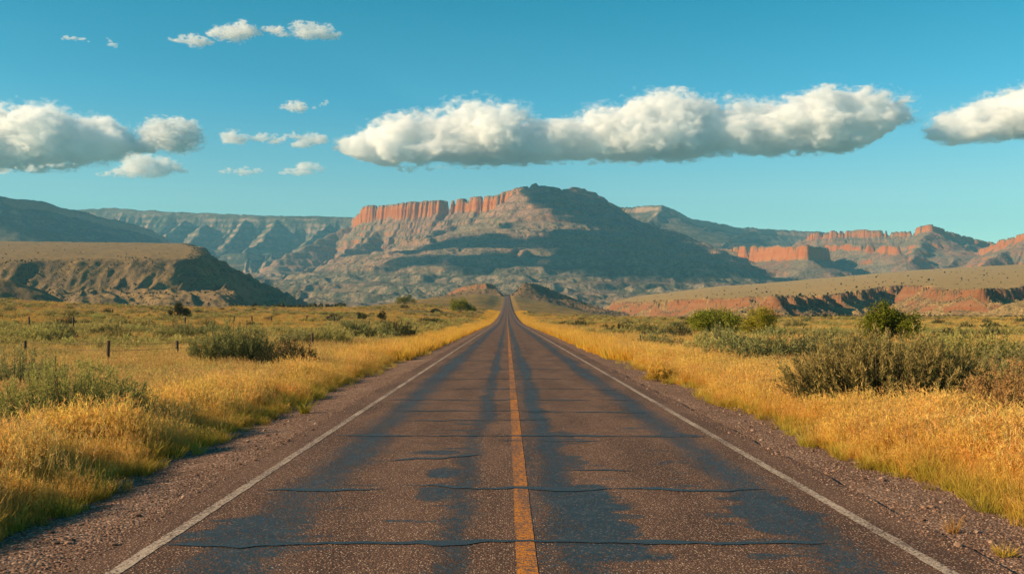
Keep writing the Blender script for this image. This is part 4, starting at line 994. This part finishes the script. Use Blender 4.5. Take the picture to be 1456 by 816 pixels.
def cloud(label, blobs, mat, vox=16., amp=1.0, seed=0, Yc=CY, raw=None, base=None, rough=.29):
    """ellipsoids (px, py, rx px, rz px) melted into one field, torn by fractal noise and meshed at its zero level"""
    import openvdb
    g = np.random.default_rng(seed); k = Yc / FOC; B = []
    if raw is not None: B = list(raw)
    for (px, py, rx, rz) in blobs or ():
        B.append(((px - VX) * k, Yc + g.normal() * rz * k * .8, EYE + (VY - py) * k, rx * k, (rx * .35 + rz * .65) * k, rz * k))
    B = np.array(B); pad = 60 * amp
    lo = (B[:, :3] - B[:, 3:]).min(0) - pad; hi = (B[:, :3] + B[:, 3:]).max(0) + pad
    n = np.ceil((hi - lo) / vox).astype(int) + 1; F = np.full(n, -1.0)
    ax = [lo[i] + vox * np.arange(n[i]) for i in range(3)]
    for b in B:
        sl = []
        for i in range(3):
            e = b[3 + i] * 1.5; a0 = max(0, int((b[i] - e - lo[i]) / vox)); a1 = min(n[i], int((b[i] + e - lo[i]) / vox) + 2); sl.append(slice(a0, a1))
        q = (((ax[0][sl[0]] - b[0]) / b[3]) ** 2)[:, None, None] + (((ax[1][sl[1]] - b[1]) / b[4]) ** 2)[None, :, None] + (((ax[2][sl[2]] - b[2]) / b[5]) ** 2)[None, None]
        f = 1 - np.sqrt(q); F[tuple(sl)] = np.maximum(F[tuple(sl)], f)
    m = F > -.75; idx = np.argwhere(m); co = lo + idx * vox; nz = np.zeros(len(co)); tot = 0
    for i, (wl, am) in enumerate(((330, .7), (150, 1.0), (72, 1.0), (36, .9))):
        if wl * amp < vox * 1.6: continue
        q = noise3(co / (wl * amp * np.array([1.5, 1.0, .85])) + 31.7 * i, seed + i * 5); nz += am * (1 - 2.6 * np.abs(q) + .5 * q if i < 2 else 1.1 * q); tot += am
    nz = (nz - nz.mean()) / (nz.std() + 1e-6); val = F[m] + rough * (np.clip(nz, -2.4, 2.2) - .45)
    if base is not None:
        zb = np.interp(co[:, 0] / k + VX, base[0], EYE + (VY - np.array(base[1])) * k); val = val - np.maximum(0, zb - co[:, 2]) / 55.
    F[m] = np.where(val < 0, val + .22 * noise3(co / (46 * amp), seed + 70) * np.clip(-val * 4, 0, 1), val); F = np.clip(F, -1, 1); F[~m] = -1
    for i in range(3):
        sl = [slice(None)] * 3; sl[i] = 0; F[tuple(sl)] = -1; sl[i] = -1; F[tuple(sl)] = -1
    gr = openvdb.FloatGrid(1.0); gr.copyFromArray((-F).astype(np.float32)); pts, quads = gr.convertToQuads(0.0)
    pts = lo + pts * vox; c = pts.mean(0); fp, fq = gr.convertToQuads(.26)
    me = mesh_np('cloud', pts - c, quads, mat, True)
    o = obj('cloud', me, None, tuple(c)); tag(o, label, 'cloud')
    if mat is not M_DENSE: obj('fringe', mesh_np('fringe', lo + fp * vox - c, fq, M_FRINGE, True), o)
    return o
def fill(g, tops, bases, n, rmin=.18, rmax=.42):
    """blobs filling the band between a top line and a base line"""
    tx, ty = zip(*tops); bx, by = zip(*bases); out = []; x0, x1 = max(tx[0], bx[0]), min(tx[-1], bx[-1])
    for i in range(n):
        px = x0 + (x1 - x0) * (i + g.uniform(0, 1)) / n; t = np.interp(px, tx, ty); b = np.interp(px, bx, by); th = max(6, b - t)
        r = th * g.uniform(rmin * .6, rmax * 1.1); py = t + r * .9 + (th - 1.9 * r) * (g.uniform(0, 1) ** 1.1 if th > 2 * r else .5)
        out.append((px, py, r * g.uniform(1.1, 1.7), r))
    for i in range(n // 3):
        px = x0 + (x1 - x0) * (i + .5) / (n // 3); t = np.interp(px, tx, ty); b = np.interp(px, bx, by); th = max(6, b - t); out.append((px, b - th * .30, th * .9, th * .26))
        q = g.uniform(.14, .44)
        out.append((px + g.uniform(-th * .3, th * .3), t + th * (q + g.uniform(0, .16)), th * q * g.uniform(.9, 1.6), th * q))
    return out
gc = np.random.default_rng(5)
BANK_BASE = [(482, 214), (540, 234), (700, 232), (850, 226), (1000, 222), (1150, 218), (1225, 212), (1276, 175)]
cloud('long white cumulus bank stretching over the main mesa', fill(gc, [(482, 200), (520, 190), (560, 182), (600, 168), (640, 163), (690, 152), (715, 166), (760, 173), (800, 174), (840, 172), (870, 160), (900, 145), (940, 142), (980, 147), (1020, 150), (1060, 152), (1100, 150), (1150, 143), (1190, 134), (1236, 133), (1252, 146), (1276, 146)],
      [(482, 214), (540, 236), (700, 234), (850, 227), (1000, 223), (1150, 219), (1225, 213), (1250, 200), (1276, 158)], 90), M_CLOUD, 16, 1, 1, base=list(zip(*BANK_BASE)))
cloud('bulky white cumulus with a blue-grey base above the straw-topped hill', fill(gc, [(-160, 140), (-60, 150), (0, 160), (40, 157), (70, 157), (100, 168), (140, 166), (152, 188), (185, 188), (205, 202)], [(-160, 245), (0, 240), (70, 236), (150, 226), (190, 218), (205, 214)], 42), M_CLOUD, 16, 1, 2, base=((-160, 0, 70, 150, 190, 205), (245, 240, 236, 226, 218, 214)))
cloud('ragged upright cloud puff beside the bulky cumulus', fill(gc, [(200, 196), (225, 172), (250, 170), (274, 170)], [(200, 218), (240, 214), (255, 204), (274, 180)], 16), M_WISP, 9, .45, 3, rough=.44)
cloud('layered cloud with a flat base low under the ragged puff', fill(gc, [(138, 246), (170, 236), (200, 222), (225, 220), (262, 236)], [(138, 251), (200, 252), (262, 246)], 18), M_WISP, 9, .4, 4, 9200., rough=.44)
cloud('thin flat streak of cloud under the bulky cumulus', fill(gc, [(-60, 240), (0, 240), (60, 232), (108, 229)], [(-60, 251), (0, 249), (60, 243), (108, 234)], 14), M_WISP, 9, .36, 5, 9200., rough=.44)
cloud('bright cumulus with a ragged tail past the end of the long bank', fill(gc, [(1318, 186), (1330, 187), (1348, 170), (1372, 152), (1400, 146), (1432, 132), (1480, 114), (1620, 100)], [(1318, 198), (1352, 203), (1400, 199), (1456, 195), (1620, 190)], 40), M_CLOUD, 16, .9, 6, base=((1318, 1352, 1400, 1456, 1620), (199, 203, 199, 195, 190)))
def small(label, tops, bases, n, seed, mat=None, vox=8, amp=.36): cloud(label, fill(gc, tops, bases, n), mat or M_WISP, vox, amp, seed, 9300. if 17 < seed < 24 else CY, rough=.44)
small('highest small cloud, long and lens-shaped with a torn end', [(418, 34), (432, 28), (460, 36), (486, 46)], [(418, 44), (440, 57), (486, 54)], 12, 11)
small('small high cloud between its two neighbours, sloping down', [(372, 36), (390, 34), (412, 46)], [(372, 42), (395, 52), (412, 54)], 8, 12)
small('puffy high cloud, second of the row of four', [(302, 38), (330, 34), (345, 31), (370, 44)], [(302, 52), (330, 57), (370, 49)], 12, 13)
small('ragged high cloud at the low end of the row of four', [(238, 54), (262, 50), (280, 47), (300, 54)], [(238, 58), (280, 66), (300, 60)], 9, 14)
small('tiny lone high cloud apart from the row of four', [(87, 54), (102, 49), (126, 55)], [(87, 57), (110, 58), (126, 58)], 6, 15)
small('thin torn cloud wisp below the row of four', [(392, 152), (410, 147), (418, 140), (438, 153)], [(392, 154), (415, 158), (438, 156)], 7, 16, amp=.28)
small('curled cloud wisp next to the thin torn one', [(444, 150), (465, 142), (480, 136)], [(444, 153), (465, 150), (480, 140)], 5, 17, amp=.28)
small('small cumulus puff, first of the middle row of three', [(318, 190), (332, 187), (350, 191)], [(318, 203), (335, 205), (350, 199)], 8, 18)
small('double cumulus puff in the middle of the row of three', [(354, 190), (380, 186), (398, 192), (432, 184)], [(354, 200), (380, 202), (398, 206), (432, 194)], 11, 19)
small('slanting cumulus puff ending the row of three', [(414, 204), (440, 188), (462, 193)], [(414, 212), (440, 209), (462, 204)], 8, 20)
small('tiny low cloud scrap beginning the lowest row', [(306, 242), (322, 238), (330, 238)], [(306, 247), (322, 248), (330, 243)], 5, 21, amp=.28)
small('small low cloud with a double top in the lowest row', [(334, 242), (355, 233), (372, 240), (386, 234)], [(334, 247), (355, 252), (386, 242)], 8, 22)
small('longer low cloud ending the lowest row', [(396, 240), (415, 238), (430, 232), (462, 231)], [(396, 248), (425, 251), (462, 240)], 9, 23)
small('flat scrap of cloud just under the long bank', [(550, 240), (590, 235), (628, 236)], [(550, 245), (590, 246), (628, 241)], 8, 24, amp=.28)
small('thin short streak of cloud over the mesa cliffs', [(650, 238), (675, 236), (700, 237)], [(650, 241), (675, 242), (700, 241)], 5, 25, amp=.26)

small('torn scrap of cloud trailing from the tip of the long bank', [(430, 196), (448, 190), (466, 193)], [(430, 200), (448, 205), (466, 199)], 6, 31)
small('faint crooked wisp beside the tiny lone high cloud', [(150, 50), (158, 58), (166, 62)], [(150, 54), (158, 66), (166, 70)], 4, 32)
small('streaked pale cloud fringe under the middle of the long bank', [(780, 232), (830, 227), (880, 228), (900, 226)], [(780, 235), (830, 236), (880, 233), (900, 229)], 10, 33)
# clouds added beyond the frame to shade the mesa's flank and the dark ridge
def shade_cloud(label, spots, alt, seed):
    """blobs hung where the sun's line through each ground spot (x, y, z, rx, ry) reaches the cloud's height"""
    g9 = np.random.default_rng(seed); bl = []
    c0 = np.mean([[x + sd.x / sd.z * (alt - z), y + sd.y / sd.z * (alt - z)] for x, y, z, a, b in spots], 0); Yc = float(c0[1]); k = Yc / FOC
    bl = [(x + sd.x / sd.z * (alt - z), y + sd.y / sd.z * (alt - z), alt + g9.uniform(-20, 20), a * 1.15, b * 1.15, 80.) for x, y, z, a, b in spots]
    return cloud(label, None, M_DENSE, 24, .55, seed, Yc, raw=bl, rough=.2)
def grid_z(X, Y, Z):
    """height lookup on a polar grid"""
    y0, dy, u0, du = Y[0, 0], Y[1, 0] - Y[0, 0], X[0, 0] / Y[0, 0], (X[0, 1] - X[0, 0]) / Y[0, 0]
    def f(x, y):
        i = np.clip(((np.asarray(y) - y0) / dy).astype(int), 0, Y.shape[0] - 1); k = np.clip((np.asarray(x) / np.asarray(y) - u0) / du, 0, X.shape[1] - 1).astype(int)
        return Z[i, k]
    return f
_mz = grid_z(MX, MY, MH)
sp = []
for px, py, a, b in ((590, 357, 80, 70), (622, 352, 110, 110), (654, 346, 110, 120), (686, 345, 120, 130), (716, 346, 110, 130), (738, 352, 70, 120), (600, 374, 80, 90), (690, 368, 130, 150), (722, 376, 110, 160), (565, 378, 60, 80), (668, 384, 70, 90),
                     (848, 335, 190, 240), (842, 374, 170, 240), (872, 318, 190, 250), (872, 360, 240, 260), (912, 345, 230, 280), (905, 378, 200, 190), (952, 362, 220, 240), (1002, 374, 170, 180), (840, 300, 90, 200), (872, 304, 130, 260), (826, 352, 110, 170)):
    sp.append((*hit(px, py, _mz, 3000, 7800), a, b))
shade_cloud('cumulus added out of view to shade the slopes and flank of the mesa', sp, 1900, 77)
sp = []
for px, py, Y, a, b in ((-60, 300, 5400, 420, 420), (40, 305, 5700, 330, 420), (110, 325, 5800, 330, 420), (60, 340, 5000, 330, 330)):
    sp.append((*P(px, py, Y), a, b))
shade_cloud('cumulus added out of view to darken the ridge behind the straw-topped hill', sp, 2300, 78)
# ------------------------------------------------------------------ haze
def haze():
    x0, x1, y0, y1, z0, z1 = -7600, 7600, -30, 12900, -80, 1250
    v = [(x, y, z) for z in (z0, z1) for y in (y0, y1) for x in (x0, x1)]
    f = [(0, 2, 3, 1), (4, 5, 7, 6), (0, 1, 5, 4), (2, 6, 7, 3), (0, 4, 6, 2), (1, 3, 7, 5)]
    t = NT('haze'); pv = t.n('VolumePrincipled'); pv.inputs['Color'].default_value = (.26, .70, 1.0, 1); pv.inputs['Density'].default_value = 4.6e-5; pv.inputs['Anisotropy'].default_value = .1
    t.l(pv.outputs[0], t.out.inputs['Volume']); t.m.cycles.homogeneous_volume = True
    o = obj('haze', mesh_np('haze', v, f, t.m)); tag(o, kind='stuff')
haze()
